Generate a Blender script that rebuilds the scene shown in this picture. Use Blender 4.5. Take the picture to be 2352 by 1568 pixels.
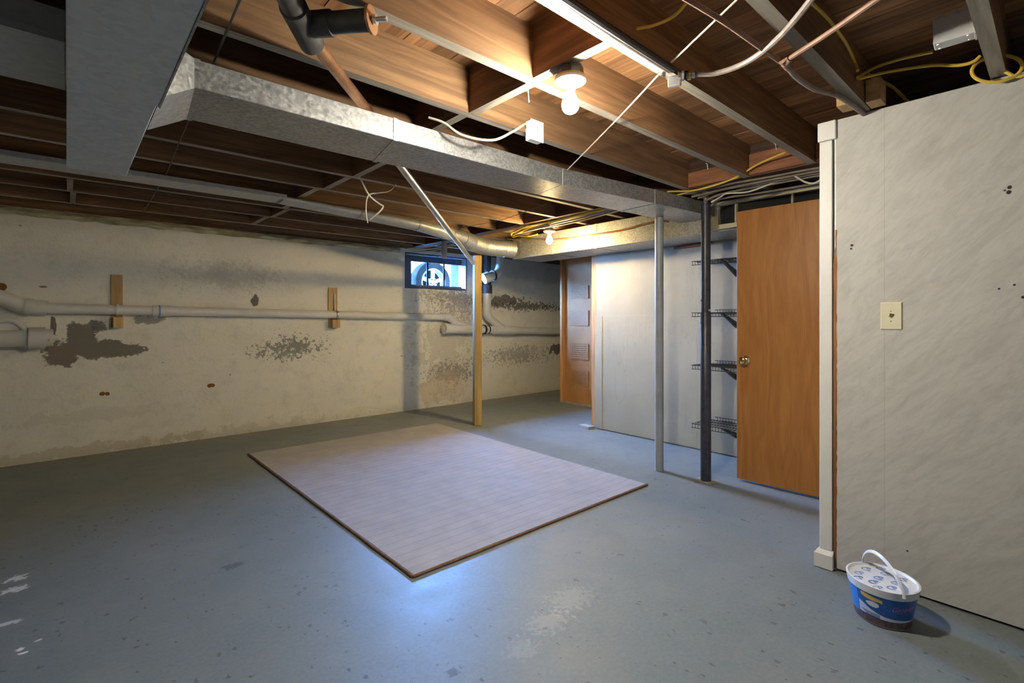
import bpy, bmesh, math, random
from mathutils import Vector, Matrix

# ---------------------------------------------------------------- camera, world, light, exposure
S = bpy.context.scene
for o in list(bpy.data.objects):
    bpy.data.objects.remove(o, do_unlink=True)
COL = S.collection
FPX, CX, HY, YAW, CAMZ = 1141.0, 1176.0, 732.3, math.radians(48.10), 1.22   # in pixels of the 2352x1568 frame
cam_d = bpy.data.cameras.new('camera')
cam_d.sensor_width = 36.0
cam_d.lens = 36.0 * FPX / 2352.0
cam_d.shift_y = (HY - 784.0) / 2352.0
cam_d.clip_start = 0.02
cam = bpy.data.objects.new('camera', cam_d)
COL.objects.link(cam)
cam.location = (0, 0, CAMZ)
cam.rotation_euler = (math.pi / 2, 0, YAW - math.pi / 2)
S.camera = cam

W = bpy.data.worlds.new('sky')
S.world = W
W.use_nodes = True
bg = W.node_tree.nodes['Background']
bg.inputs[0].default_value = (0.18, 0.43, 1.0, 1)
bg.inputs[1].default_value = 640.0

pd = bpy.data.lights.new('window_portal', 'AREA')
pd.shape = 'RECTANGLE'; pd.size = 1.0; pd.size_y = 0.46
pd.cycles.is_portal = True
po = bpy.data.objects.new('window_portal', pd); COL.objects.link(po)
po.location = (3.85, 6.235, 1.87); po.rotation_euler = (-math.pi / 2, 0, 0)

S.view_settings.view_transform = 'Standard'
S.view_settings.look = 'None'
S.view_settings.gamma = 1.0
S.view_settings.use_curve_mapping = False
S.view_settings.exposure = 0.6
BULB1, BULB2 = 2150.0, 2300.0
BULB1_COL, BULB2_COL = (1.0, 0.92, 0.78), (1.0, 0.73, 0.33)
S.cycles.use_denoising = True
S.cycles.max_bounces = 4
S.cycles.diffuse_bounces = 4
S.cycles.use_adaptive_sampling = True
S.cycles.adaptive_threshold = 0.2
S.cycles.adaptive_min_samples = 12
S.cycles.glossy_bounces = 2
S.cycles.transparent_max_bounces = 12
S.cycles.sample_clamp_indirect = 6.0
S.cycles.caustics_reflective = False
S.cycles.caustics_refractive = False

R = random.Random(7)
FW = Vector((math.cos(YAW), math.sin(YAW), 0)); RT = Vector((math.sin(YAW), -math.cos(YAW), 0))
def at(px, py, x=None, y=None, z=None):
    """point of the room seen at that pixel of the photograph, on the plane x=, y= or z= (metres)"""
    d = FW + RT * ((px - CX) / FPX) + Vector((0, 0, 1)) * ((HY - py) / FPX)
    if x is not None: t = x / d.x
    elif y is not None: t = y / d.y
    else: t = (z - CAMZ) / d.z
    return Vector((0, 0, CAMZ)) + d * t

# ---------------------------------------------------------------- materials
MATS = {}
class NT:
    def __init__(s, name):
        s.m = bpy.data.materials.new(name); s.m.use_nodes = True
        s.t = s.m.node_tree; s.n = s.t.nodes; s.b = s.n['Principled BSDF']; s.out = s.n['Material Output']
        s.geo = None
    def new(s, typ, **kw):
        n = s.n.new(typ)
        for k, v in kw.items(): setattr(n, k, v)
        return n
    def link(s, a, b): s.t.links.new(a, b)
    def setin(s, sock, v):
        if hasattr(v, 'is_output'): s.link(v, sock)
        else:
            if isinstance(v, (tuple, list)) and len(v) == 3 and sock.type == 'RGBA': v = (*v, 1)
            sock.default_value = v
    def pos(s):
        if s.geo is None: s.geo = s.new('ShaderNodeNewGeometry')
        return s.geo.outputs['Position']
    def obj(s): return s.new('ShaderNodeTexCoord').outputs['Object']
    def gen(s): return s.new('ShaderNodeTexCoord').outputs['Generated']
    def vm(s, op, a, b=None):
        n = s.new('ShaderNodeVectorMath', operation=op); s.setin(n.inputs[0], a)
        if b is not None: s.setin(n.inputs[1], b)
        return n.outputs['Value'] if op in ('LENGTH', 'DOT_PRODUCT', 'DISTANCE') else n.outputs['Vector']
    def ma(s, op, a, b=None, c=None, clamp=False):
        n = s.new('ShaderNodeMath', operation=op); n.use_clamp = clamp
        s.setin(n.inputs[0], a)
        if b is not None: s.setin(n.inputs[1], b)
        if c is not None: s.setin(n.inputs[2], c)
        return n.outputs[0]
    def noise(s, vec, scale, detail=4, rough=0.55, dist=0.0):
        n = s.new('ShaderNodeTexNoise'); s.link(vec, n.inputs['Vector'])
        n.inputs['Scale'].default_value = scale; n.inputs['Detail'].default_value = detail
        n.inputs['Roughness'].default_value = rough; n.inputs['Distortion'].default_value = dist
        return n.outputs['Fac']
    def ramp(s, v, lo, hi):
        n = s.new('ShaderNodeMapRange'); s.setin(n.inputs[0], v)
        s.setin(n.inputs[1], lo); s.setin(n.inputs[2], hi); return n.outputs[0]
    def mix(s, f, a, b):
        n = s.new('ShaderNodeMix', data_type='RGBA'); s.setin(n.inputs[0], f)
        s.setin(n.inputs[6], a); s.setin(n.inputs[7], b); return n.outputs[2]
    def mul(s, f, a, b):
        n = s.new('ShaderNodeMix', data_type='RGBA', blend_type='MULTIPLY'); s.setin(n.inputs[0], f)
        s.setin(n.inputs[6], a); s.setin(n.inputs[7], b); return n.outputs[2]
    def xyz(s, v):
        n = s.new('ShaderNodeSeparateXYZ'); s.link(v, n.inputs[0]); return n.outputs
    def bump(s, h, strength, dist=0.01):
        n = s.new('ShaderNodeBump'); n.inputs['Strength'].default_value = strength
        n.inputs['Distance'].default_value = dist; s.link(h, n.inputs['Height']); s.link(n.outputs[0], s.b.inputs['Normal'])
    def patch(s, col, c, rad, color, amp, nz, soft=0.04, fac=1.0):
        """a stain or bare spot with its own ragged outline, c and rad in room metres"""
        d = s.vm('SUBTRACT', s.pos(), c)
        d = s.vm('MULTIPLY', d, tuple(1.0 / r for r in rad))
        l = s.vm('LENGTH', d)
        l = s.ma('MULTIPLY_ADD', nz, amp, l)
        f = s.ramp(l, 1 + amp * 0.5 + soft, 1 + amp * 0.5 - soft)
        if fac != 1.0: f = s.ma('MULTIPLY', f, fac)
        return s.mix(f, col, color)
    def done(s, col=None, rough=None, metal=None, spec=None):
        if col is not None: s.setin(s.b.inputs['Base Color'], col)
        if rough is not None: s.setin(s.b.inputs['Roughness'], rough)
        if metal is not None: s.b.inputs['Metallic'].default_value = metal
        if spec is not None: s.b.inputs['Specular IOR Level'].default_value = spec
        MATS[s.m.name] = s.m
        return s.m

def pmat(name, c1, c2, scale=8, rough=0.6, metal=0.0, bump=0.0, stretch=(1, 1, 1), rnd=0.0, spec=None, lo=0.35, hi=0.65, detail=5):
    t = NT(name)
    v = t.vm('MULTIPLY', t.pos(), stretch)
    oi = t.new('ShaderNodeObjectInfo').outputs['Random']
    if rnd:
        v = t.vm('ADD', v, t.vm('MULTIPLY', (17.0, 31.0, 23.0), None) if False else v)
        cb = t.new('ShaderNodeCombineXYZ'); t.link(oi, cb.inputs[0]); t.link(oi, cb.inputs[1]); t.link(oi, cb.inputs[2])
        v = t.vm('ADD', v, t.vm('MULTIPLY', cb.outputs[0], (37.0, 53.0, 29.0)))
    n = t.noise(v, scale, detail)
    col = t.mix(t.ramp(n, lo, hi), c1, c2)
    if rnd:
        k = t.ma('MULTIPLY_ADD', oi, rnd, 1.0 - rnd * 0.5)
        cb2 = t.new('ShaderNodeCombineColor'); [t.link(k, cb2.inputs[i]) for i in range(3)]
        col = t.mul(1.0, col, cb2.outputs[0])
    if bump: t.bump(n, bump)
    return t.done(col, rough, metal, spec)

# wood: grain along X (joists), along Y (planks, blocking), along Z (posts, boards)
def wood(name, c1, c2, axis, rough=0.75, rnd=0.5, bump=0.25, fine=26.0):
    st = {'X': (0.06, 1, 1), 'Y': (1, 0.06, 1), 'Z': (1, 1, 0.06)}[axis]
    t = NT(name)
    oi = t.new('ShaderNodeObjectInfo').outputs['Random']
    cb = t.new('ShaderNodeCombineXYZ'); [t.link(oi, cb.inputs[i]) for i in range(3)]
    v = t.vm('ADD', t.vm('MULTIPLY', t.pos(), st), t.vm('MULTIPLY', cb.outputs[0], (37.0, 53.0, 29.0)))
    g = t.noise(v, fine, 6, 0.6, 0.6)
    big = t.noise(t.vm('MULTIPLY', t.pos(), tuple(0.3 + 0.7 * (k > 0.5) for k in st)), 3.0, 3)
    col = t.mix(t.ramp(g, 0.38, 0.64), tuple(k * 0.82 for k in c1), c2)
    dark = tuple(k * 0.55 for k in c1)
    col = t.mix(t.ma('MULTIPLY', t.ramp(big, 0.46, 0.68), 0.7), col, dark)
    if rnd:
        k = t.ma('MULTIPLY_ADD', oi, rnd, 1.0 - rnd * 0.5)
        cb2 = t.new('ShaderNodeCombineColor'); [t.link(k, cb2.inputs[i]) for i in range(3)]
        col = t.mul(1.0, col, cb2.outputs[0])
    t.bump(g, bump, 0.004)
    return t.done(col, rough)

wood('joist_wood', (0.185, 0.095, 0.04), (0.29, 0.162, 0.072), 'X', rnd=0.35)
wood('plank_wood', (0.26, 0.125, 0.05), (0.44, 0.225, 0.09), 'Y', rnd=0.6)
wood('block_wood', (0.17, 0.075, 0.035), (0.25, 0.125, 0.06), 'Y', rnd=0.3)
wood('girder_wood', (0.3, 0.115, 0.05), (0.42, 0.18, 0.08), 'Y', rnd=0.25)
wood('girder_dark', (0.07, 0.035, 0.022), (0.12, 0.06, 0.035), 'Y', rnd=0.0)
wood('weathered_wood', (0.27, 0.24, 0.185), (0.4, 0.35, 0.275), 'X', rnd=0.25)
wood('weathered_block', (0.27, 0.24, 0.185), (0.4, 0.35, 0.275), 'Y', rnd=0.2)
wood('post_wood', (0.34, 0.225, 0.07), (0.48, 0.335, 0.12), 'Z', rnd=0.0)
wood('hanger_wood', (0.56, 0.36, 0.14), (0.68, 0.47, 0.21), 'Z', rnd=0.2)
wood('stud_wood', (0.52, 0.27, 0.1), (0.66, 0.38, 0.17), 'Z', rnd=0.25)
wood('new_wood', (0.62, 0.38, 0.16), (0.72, 0.47, 0.22), 'X', rnd=0.1)
wood('raw_edge_wood', (0.3, 0.11, 0.03), (0.48, 0.22, 0.08), 'Z', rnd=0.0)
pmat('pvc_white', (0.66, 0.65, 0.6), (0.74, 0.73, 0.68), 5, 0.35)
pmat('cast_iron', (0.035, 0.032, 0.03), (0.06, 0.055, 0.05), 20, 0.6, 0.3, 0.1)
pmat('copper_pipe_metal', (0.32, 0.15, 0.07), (0.5, 0.28, 0.14), 9, 0.38, 0.85)
pmat('copper_old', (0.2, 0.11, 0.07), (0.28, 0.17, 0.115), 12, 0.6, 0.2)
pmat('brass', (0.72, 0.52, 0.2), (0.8, 0.62, 0.28), 6, 0.14, 1.0)
pmat('steel_grey_paint', (0.27, 0.28, 0.27), (0.34, 0.35, 0.34), 6, 0.42)
pmat('steel_dark_paint', (0.03, 0.03, 0.036), (0.05, 0.05, 0.058), 30, 0.38, 0.2)
pmat('bright_steel', (0.55, 0.55, 0.54), (0.7, 0.7, 0.69), 10, 0.28, 0.9)
pmat('rusty_plate', (0.3, 0.22, 0.15), (0.42, 0.35, 0.26), 14, 0.7)
pmat('yellow_cable', (0.72, 0.5, 0.06), (0.8, 0.58, 0.1), 5, 0.45)
pmat('white_cable', (0.55, 0.5, 0.38), (0.66, 0.61, 0.48), 9, 0.55)
pmat('grey_cable', (0.15, 0.12, 0.085), (0.24, 0.2, 0.15), 9, 0.6)
pmat('black_cable', (0.02, 0.018, 0.018), (0.035, 0.03, 0.03), 9, 0.5)
pmat('armoured_cable', (0.2, 0.16, 0.14), (0.28, 0.235, 0.205), 30, 0.55, 0.2)
pmat('box_paint', (0.66, 0.67, 0.66), (0.72, 0.73, 0.72), 7, 0.5)
pmat('porcelain', (0.8, 0.79, 0.76), (0.85, 0.84, 0.8), 7, 0.25)
pmat('black_plastic', (0.02, 0.02, 0.022), (0.03, 0.03, 0.032), 10, 0.45)
pmat('ivory_plastic', (0.68, 0.63, 0.44), (0.72, 0.67, 0.48), 7, 0.35)
pmat('dark_hole', (0.01, 0.01, 0.01), (0.02, 0.018, 0.016), 7, 0.9)  # near-black colour stands in for the shade inside holes and openings
pmat('black_wire', (0.018, 0.018, 0.02), (0.03, 0.03, 0.032), 10, 0.4)
pmat('siding_dark', (0.02, 0.018, 0.016), (0.03, 0.027, 0.023), 5, 1.0, spec=0.0)
pmat('tyre_rubber', (0.004, 0.0042, 0.0045), (0.007, 0.0072, 0.0075), 10, 1.0, spec=0.0)
pmat('muntin_paint', (0.015, 0.016, 0.02), (0.02, 0.022, 0.026), 10, 1.0, spec=0.0)
pmat('alloy', (0.8, 0.8, 0.82), (0.85, 0.85, 0.86), 10, 0.5, spec=0.3)
pmat('frame_paint', (0.07, 0.076, 0.09), (0.11, 0.115, 0.125), 10, 0.8, spec=0.1)
pmat('cream_paint', (0.46, 0.42, 0.28), (0.56, 0.52, 0.36), 10, 0.6)
pmat('rag_cloth', (0.4, 0.37, 0.33), (0.5, 0.47, 0.42), 20, 0.9)
pmat('kraft_paper', (0.4, 0.2, 0.08), (0.47, 0.25, 0.1), 5, 0.7)
pmat('rug_binding', (0.16, 0.085, 0.05), (0.24, 0.14, 0.085), 60, 0.9)
pmat('scrap_grey', (0.3, 0.3, 0.28), (0.4, 0.39, 0.36), 12, 0.85)
pmat('bucket_white', (0.7, 0.72, 0.75), (0.75, 0.77, 0.8), 8, 0.3)
pmat('bucket_blue', (0.012, 0.085, 0.36), (0.02, 0.13, 0.46), 14, 0.3)
pmat('bucket_light_blue', (0.02, 0.2, 0.62), (0.03, 0.26, 0.7), 14, 0.3)
pmat('bucket_base', (0.07, 0.05, 0.06), (0.16, 0.1, 0.1), 60, 0.4)
pmat('print_white', (0.55, 0.62, 0.74), (0.62, 0.68, 0.78), 12, 0.4)
pmat('print_orange', (0.6, 0.36, 0.1), (0.62, 0.5, 0.14), 20, 0.4)
pmat('print_pink', (0.5, 0.12, 0.3), (0.6, 0.3, 0.5), 20, 0.4)
pmat('print_blue', (0.16, 0.26, 0.55), (0.2, 0.32, 0.62), 20, 0.4)
pmat('ground_concrete', (0.03, 0.03, 0.03), (0.045, 0.045, 0.043), 3, 1.0, spec=0.0)
pmat('ledge_stone', (0.24, 0.22, 0.11), (0.62, 0.58, 0.38), 14, 0.9, 0, 0.6, stretch=(0.35, 1, 1.4))
pmat('plain_wall', (0.5, 0.48, 0.42), (0.58, 0.56, 0.49), 3, 0.9)
pmat('white_trim', (0.66, 0.65, 0.6), (0.74, 0.73, 0.68), 4, 0.5)
pmat('red_brown_pipe', (0.22, 0.06, 0.03), (0.3, 0.09, 0.045), 12, 0.6)
pmat('oval_duct_metal', (0.42, 0.44, 0.42), (0.5, 0.52, 0.5), 30, 0.45, 0.25)

def galvanised(name, c1, c2, scale, rough, metal):
    t = NT(name)
    v = t.new('ShaderNodeTexVoronoi'); v.inputs['Scale'].default_value = scale
    t.link(t.pos(), v.inputs['Vector'])
    w = t.new('ShaderNodeSeparateColor'); t.link(v.outputs['Color'], w.inputs[0])
    n = t.noise(t.pos(), 4, 4)
    k = t.ma('ADD', t.ma('MULTIPLY', w.outputs[0], 0.6), t.ma('MULTIPLY', n, 0.5))
    col = t.mix(t.ramp(k, 0.25, 0.85), c1, c2)
    rg = t.ma('MULTIPLY_ADD', w.outputs[1], 0.22, rough)
    return t.done(col, rg, metal)
galvanised('galvanised', (0.3, 0.305, 0.3), (0.48, 0.485, 0.47), 90, 0.32, 0.75)
galvanised('galvanised_dull', (0.55, 0.57, 0.54), (0.64, 0.66, 0.63), 40, 0.55, 0.1)

def emission(name, col, strength, side):
    # diffuser dome of an LED bulb: brightest at the tip, weaker towards the base
    t = NT(name)
    t.pos(); nz = t.xyz(t.geo.outputs['Normal'])[2]
    up = t.ma('MULTIPLY', t.ramp(nz, 0.5, -0.25), side)
    k = t.ma('MULTIPLY_ADD', t.ma('MAXIMUM', t.ma('MULTIPLY', nz, -1.0), 0.0), 1.0 - side, t.ma('ADD', up, 0.02))
    t.b.inputs['Emission Color'].default_value = (*col, 1); t.link(t.ma('MULTIPLY', k, strength), t.b.inputs['Emission Strength'])
    return t.done((0.8, 0.8, 0.8), 0.4)
emission('bulb_one_glow', BULB1_COL, BULB1, 0.6)
emission('bulb_two_glow', BULB2_COL, BULB2, 0.4)

def glass_mat():
    t = NT('window_glass')
    tr = t.new('ShaderNodeBsdfTransparent'); tr.inputs[0].default_value = (0.92, 0.96, 1.0, 1)
    gl = t.new('ShaderNodeBsdfGlossy'); gl.inputs['Roughness'].default_value = 0.05
    mx = t.new('ShaderNodeMixShader'); mx.inputs[0].default_value = 0.05
    t.link(tr.outputs[0], mx.inputs[1]); t.link(gl.outputs[0], mx.inputs[2]); t.link(mx.outputs[0], t.out.inputs['Surface'])
    MATS['window_glass'] = t.m
glass_mat()

def floor_mat():
    t = NT('floor_paint')
    p = t.pos()
    big = t.noise(p, 0.9, 4, 0.6); mid = t.noise(p, 6, 6, 0.65); fine = t.noise(p, 60, 5, 0.7)
    col = t.mix(t.ramp(big, 0.35, 0.7), (0.155, 0.185, 0.19), (0.218, 0.233, 0.227))
    col = t.mix(t.ma('MULTIPLY', t.ramp(mid, 0.5, 0.75), 0.35), col, (0.15, 0.175, 0.18))
    col = t.mix(t.ma('MULTIPLY', t.ramp(fine, 0.35, 0.75), 0.25), col, (0.33, 0.35, 0.345))
    # dark chips
    v = t.new('ShaderNodeTexVoronoi'); v.inputs['Scale'].default_value = 14
    t.link(t.vm('ADD', p, t.vm('MULTIPLY', t.new('ShaderNodeTexNoise').outputs['Color'], (0.02, 0.02, 0))), v.inputs['Vector'])
    sel = t.new('ShaderNodeSeparateColor'); t.link(v.outputs['Color'], sel.inputs[0])
    rad = t.ma('MULTIPLY', t.ramp(sel.outputs[0], 0.45, 1.0), 0.3)
    dd = t.ma('ADD', v.outputs['Distance'], t.ma('MULTIPLY_ADD', fine, 1.0, -0.42))
    chip = t.ma('LESS_THAN', dd, t.ma('SUBTRACT', rad, 0.03))
    zone = t.ramp(t.noise(p, 0.7, 2), 0.36, 0.5)
    col = t.mix(t.ma('MULTIPLY', t.ma('MULTIPLY', chip, 0.75), zone), col, (0.09, 0.085, 0.075))
    v3 = t.new('ShaderNodeTexVoronoi'); v3.inputs['Scale'].default_value = 34; t.link(t.vm('MULTIPLY', p, (1.0, 0.6, 1.0)), v3.inputs['Vector'])
    s3 = t.new('ShaderNodeSeparateColor'); t.link(v3.outputs['Color'], s3.inputs[0])
    chip2 = t.ma('LESS_THAN', t.ma('ADD', v3.outputs['Distance'], t.ma('MULTIPLY_ADD', fine, 0.8, -0.36)), t.ma('MULTIPLY', t.ramp(s3.outputs[1], 0.6, 1.0), 0.3))
    col = t.mix(t.ma('MULTIPLY', t.ma('MULTIPLY', chip2, 0.6), zone), col, (0.075, 0.075, 0.07))
    # bare lighter rubbed spots and white paint flecks
    fl45 = t.ramp(t.noise(p, 45, 4, 0.65), 0.3, 0.7)
    for (c, r, k, a) in [(at(1310, 1375, z=0), (0.1, 0.07, 1), (0.62, 0.6, 0.5), 2.2), (at(1262, 1425, z=0), (0.09, 0.05, 1), (0.62, 0.6, 0.5), 2.4),
                         (at(1200, 1490, z=0), (0.05, 0.05, 1), (0.5, 0.5, 0.42), 2.4),
                         (at(38, 1328, z=0), (0.035, 0.03, 1), (0.75, 0.76, 0.74), 1.6), (at(38, 1352, z=0), (0.04, 0.03, 1), (0.75, 0.76, 0.74), 1.6),
                         (at(15, 1432, z=0), (0.05, 0.015, 1), (0.6, 0.64, 0.66), 1.4), (at(47, 1490, z=0), (0.012, 0.01, 1), (0.85, 0.85, 0.82), 1.2),
                         (at(50, 1500, z=0), (0.014, 0.008, 1), (0.85, 0.85, 0.82), 1.2), (at(88, 1470, z=0), (0.012, 0.008, 1), (0.75, 0.75, 0.72), 1.2),
                         (at(533, 1300, z=0), (0.045, 0.03, 1), (0.1, 0.11, 0.12), 1.8), (at(1040, 1545, z=0), (0.02, 0.02, 1), (0.1, 0.09, 0.08), 1.2)]:
        col = t.patch(col, tuple(c), r, k, a, fl45, 0.2, 0.13 if a > 2 else 0.8)
    # pale dusty edge along the block wall
    s = t.xyz(p)
    edge = t.ma('ADD', s[1], t.ma('MULTIPLY_ADD', t.noise(p, 3, 4), 0.5, -0.25))
    col = t.mix(t.ma('MULTIPLY', t.ramp(edge, 5.55, 5.8), 0.4), col, (0.3, 0.27, 0.2))
    t.bump(t.ma('ADD', t.ma('MULTIPLY', fine, 0.5), mid), 0.22, 0.004)
    rg = t.ma('MULTIPLY_ADD', mid, 0.25, 0.34)
    return t.done(col, rg, 0, 0.25)
floor_mat()

def left_wall_mat():
    t = NT('parged_wall')
    p = t.pos(); s = t.xyz(p)
    big = t.noise(p, 0.8, 4); mid = t.noise(p, 4, 6, 0.6); fine = t.noise(p, 40, 5, 0.65); rag = t.ramp(t.noise(p, 8, 8, 0.72), 0.3, 0.7); spk = t.ramp(t.noise(p, 30, 6, 0.72), 0.3, 0.7)
    col = t.mix(t.ramp(big, 0.35, 0.7), (0.76, 0.735, 0.63), (0.84, 0.81, 0.7))
    col = t.mix(t.ma('MULTIPLY', t.ramp(mid, 0.5, 0.8), 0.3), col, (0.56, 0.54, 0.46))
    # fine pits
    v = t.new('ShaderNodeTexVoronoi'); v.inputs['Scale'].default_value = 7; t.link(p, v.inputs['Vector'])
    sel = t.new('ShaderNodeSeparateColor'); t.link(v.outputs['Color'], sel.inputs[0])
    pit = t.ma('LESS_THAN', t.ma('ADD', v.outputs['Distance'], t.ma('MULTIPLY_ADD', fine, 0.15, -0.07)), t.ma('MULTIPLY', t.ramp(sel.outputs[0], 0.5, 1.0), 0.075))
    col = t.mix(t.ma('MULTIPLY', pit, 0.7), col, (0.2, 0.18, 0.14))
    v2 = t.new('ShaderNodeTexVoronoi'); v2.inputs['Scale'].default_value = 16; t.link(t.vm('MULTIPLY', p, (1.0, 1.0, 0.7)), v2.inputs['Vector'])
    sel2 = t.new('ShaderNodeSeparateColor'); t.link(v2.outputs['Color'], sel2.inputs[0])
    pit2 = t.ma('LESS_THAN', t.ma('ADD', v2.outputs['Distance'], t.ma('MULTIPLY_ADD', fine, 0.4, -0.2)), t.ma('MULTIPLY', t.ramp(sel2.outputs[1], 0.72, 1.0), 0.15))
    col = t.mix(t.ma('MULTIPLY', pit2, 0.5), col, (0.3, 0.27, 0.2))
    col = t.mix(t.ma('MULTIPLY', t.ramp(rag, 0.55, 1.0), 0.22), col, (0.42, 0.4, 0.33))
    col = t.mix(t.ma('MULTIPLY', t.ramp(spk, 0.6, 1.0), 0.2), col, (0.46, 0.43, 0.35))
    def P(px, py): return tuple(at(px, py, y=5.85))
    grey = (0.22, 0.205, 0.17)
    for (px, py, rx, rz, c, a, nz, fac) in [
        (185, 795, 0.2, 0.11, grey, 1.3, rag, 1), (245, 802, 0.24, 0.085, grey, 1.3, rag, 1), (190, 765, 0.1, 0.1, grey, 1.2, rag, 1), (140, 815, 0.14, 0.1, (0.24, 0.2, 0.16), 1.3, rag, 1),
        (212, 750, 0.09, 0.06, grey, 1.6, rag, 0.9), (335, 735, 0.13, 0.04, (0.26, 0.24, 0.21), 1.6, rag, 0.9), (122, 750, 0.02, 0.1, (0.14, 0.12, 0.09), 1.2, rag, 0.9),
        (665, 800, 0.26, 0.1, (0.27, 0.28, 0.24), 3.6, spk, 0.95), (680, 795, 0.2, 0.05, (0.27, 0.28, 0.24), 2.2, spk, 0.95),
        (520, 632, 0.4, 0.12, (0.38, 0.36, 0.3), 3.2, spk, 0.32), (587, 690, 0.04, 0.07, (0.14, 0.13, 0.1), 1.2, rag, 0.95),
        (235, 904, 0.022, 0.02, (0.22, 0.1, 0.02), 0.8, rag, 1), (246, 904, 0.018, 0.018, (0.22, 0.1, 0.02), 0.8, rag, 1), (481, 885, 0.022, 0.02, (0.22, 0.1, 0.02), 0.8, rag, 1), (489, 885, 0.02, 0.018, (0.22, 0.1, 0.02), 0.8, rag, 1),
        (4, 658, 0.03, 0.03, (0.22, 0.1, 0.02), 0.8, rag, 1), (100, 658, 0.03, 0.012, (0.15, 0.13, 0.1), 1.0, rag, 0.8),
        (1050, 682, 0.5, 0.08, (0.2, 0.15, 0.1), 3.0, spk, 0.5), (1060, 700, 0.3, 0.16, (0.26, 0.2, 0.13), 3.6, spk, 0.6), (1020, 790, 0.35, 0.6, (0.4, 0.34, 0.24), 3.0, rag, 0.4), (1040, 855, 0.3, 0.12, (0.3, 0.27, 0.22), 3.2, spk, 0.8),
        (1020, 890, 0.35, 0.2, (0.55, 0.42, 0.28), 2.0, mid, 0.5), (1150, 690, 0.4, 0.07, (0.11, 0.1, 0.09), 2.4, rag, 0.85), (1210, 703, 0.7, 0.06, (0.1, 0.09, 0.08), 2.8, spk, 0.85), (1190, 815, 0.5, 0.11, (0.14, 0.13, 0.11), 3.8, spk, 0.5), (1280, 800, 0.22, 0.08, (0.12, 0.09, 0.08), 2.0, rag, 0.9),
        (200, 955, 0.5, 0.05, (0.4, 0.36, 0.24), 3.0, rag, 0.2), (150, 1042, 0.9, 0.05, (0.4, 0.32, 0.17), 2.6, rag, 0.35), (600, 985, 0.8, 0.06, (0.44, 0.38, 0.26), 3.0, rag, 0.3)]:
        c0 = P(px, py)
        col = t.patch(col, c0, (rx, 5.0, rz), c, a, nz, 0.08, fac)
    # browner ragged band along the floor
    base = t.ramp(t.ma('ADD', s[2], t.ma('MULTIPLY_ADD', mid, 0.3, -0.15)), 0.12, 0.0)
    col = t.mix(t.ma('MULTIPLY', base, 0.3), col, (0.42, 0.36, 0.24))
    t.bump(t.ma('ADD', mid, t.ma('MULTIPLY', fine, 0.5)), 0.5, 0.014)
    return t.done(col, 0.85, 0, 0.25)
left_wall_mat()

def right_wall_mat():
    t = NT('smudged_white_paint')
    p = t.pos()
    ps = t.xyz(p); dg_ = t.new('ShaderNodeCombineXYZ'); t.link(t.ma('MULTIPLY', t.ma('SUBTRACT', ps[2], ps[1]), 0.7), dg_.inputs[1]); t.link(t.ma('MULTIPLY', t.ma('ADD', ps[2], ps[1]), 2.6), dg_.inputs[2])
    q = dg_.outputs[0]
    sm = t.noise(q, 3.2, 5, 0.6, 1.8); w = t.noise(t.vm('MULTIPLY', q, (1, 1.2, 1.4)), 9, 6, 0.7, 0.8); f = t.noise(p, 70, 4)
    col = t.mix(t.ramp(sm, 0.45, 0.8), (0.55, 0.535, 0.495), (0.43, 0.42, 0.39))
    col = t.mix(t.ma('MULTIPLY', t.ramp(w, 0.46, 0.72), 0.45), col, (0.37, 0.355, 0.325))
    for (px, py, r) in [(2319, 430, 0.007), (2317, 441, 0.008), (2308, 437, 0.004), (1957, 563, 0.006), (1955, 571, 0.004), (2295, 663, 0.004), (2330, 654, 0.004), (2350, 682, 0.006), (2084, 1265, 0.004)]:
        col = t.patch(col, tuple(at(px, py, x=2.78)), (1, r, r), (0.03, 0.028, 0.025), 0.8, f, 0.1)
    # two faint sheet joints
    s = t.xyz(p)
    for py0 in (0.553,):
        k = t.ma('LESS_THAN', t.ma('ABSOLUTE', t.ma('SUBTRACT', s[1], py0)), 0.0015)
        col = t.mix(t.ma('MULTIPLY', k, 0.35), col, (0.3, 0.26, 0.22))
    t.bump(t.ma('ADD', w, t.ma('MULTIPLY', f, 0.3)), 0.05, 0.004)
    return t.done(col, 0.7, 0, 0.3)
right_wall_mat()

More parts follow.
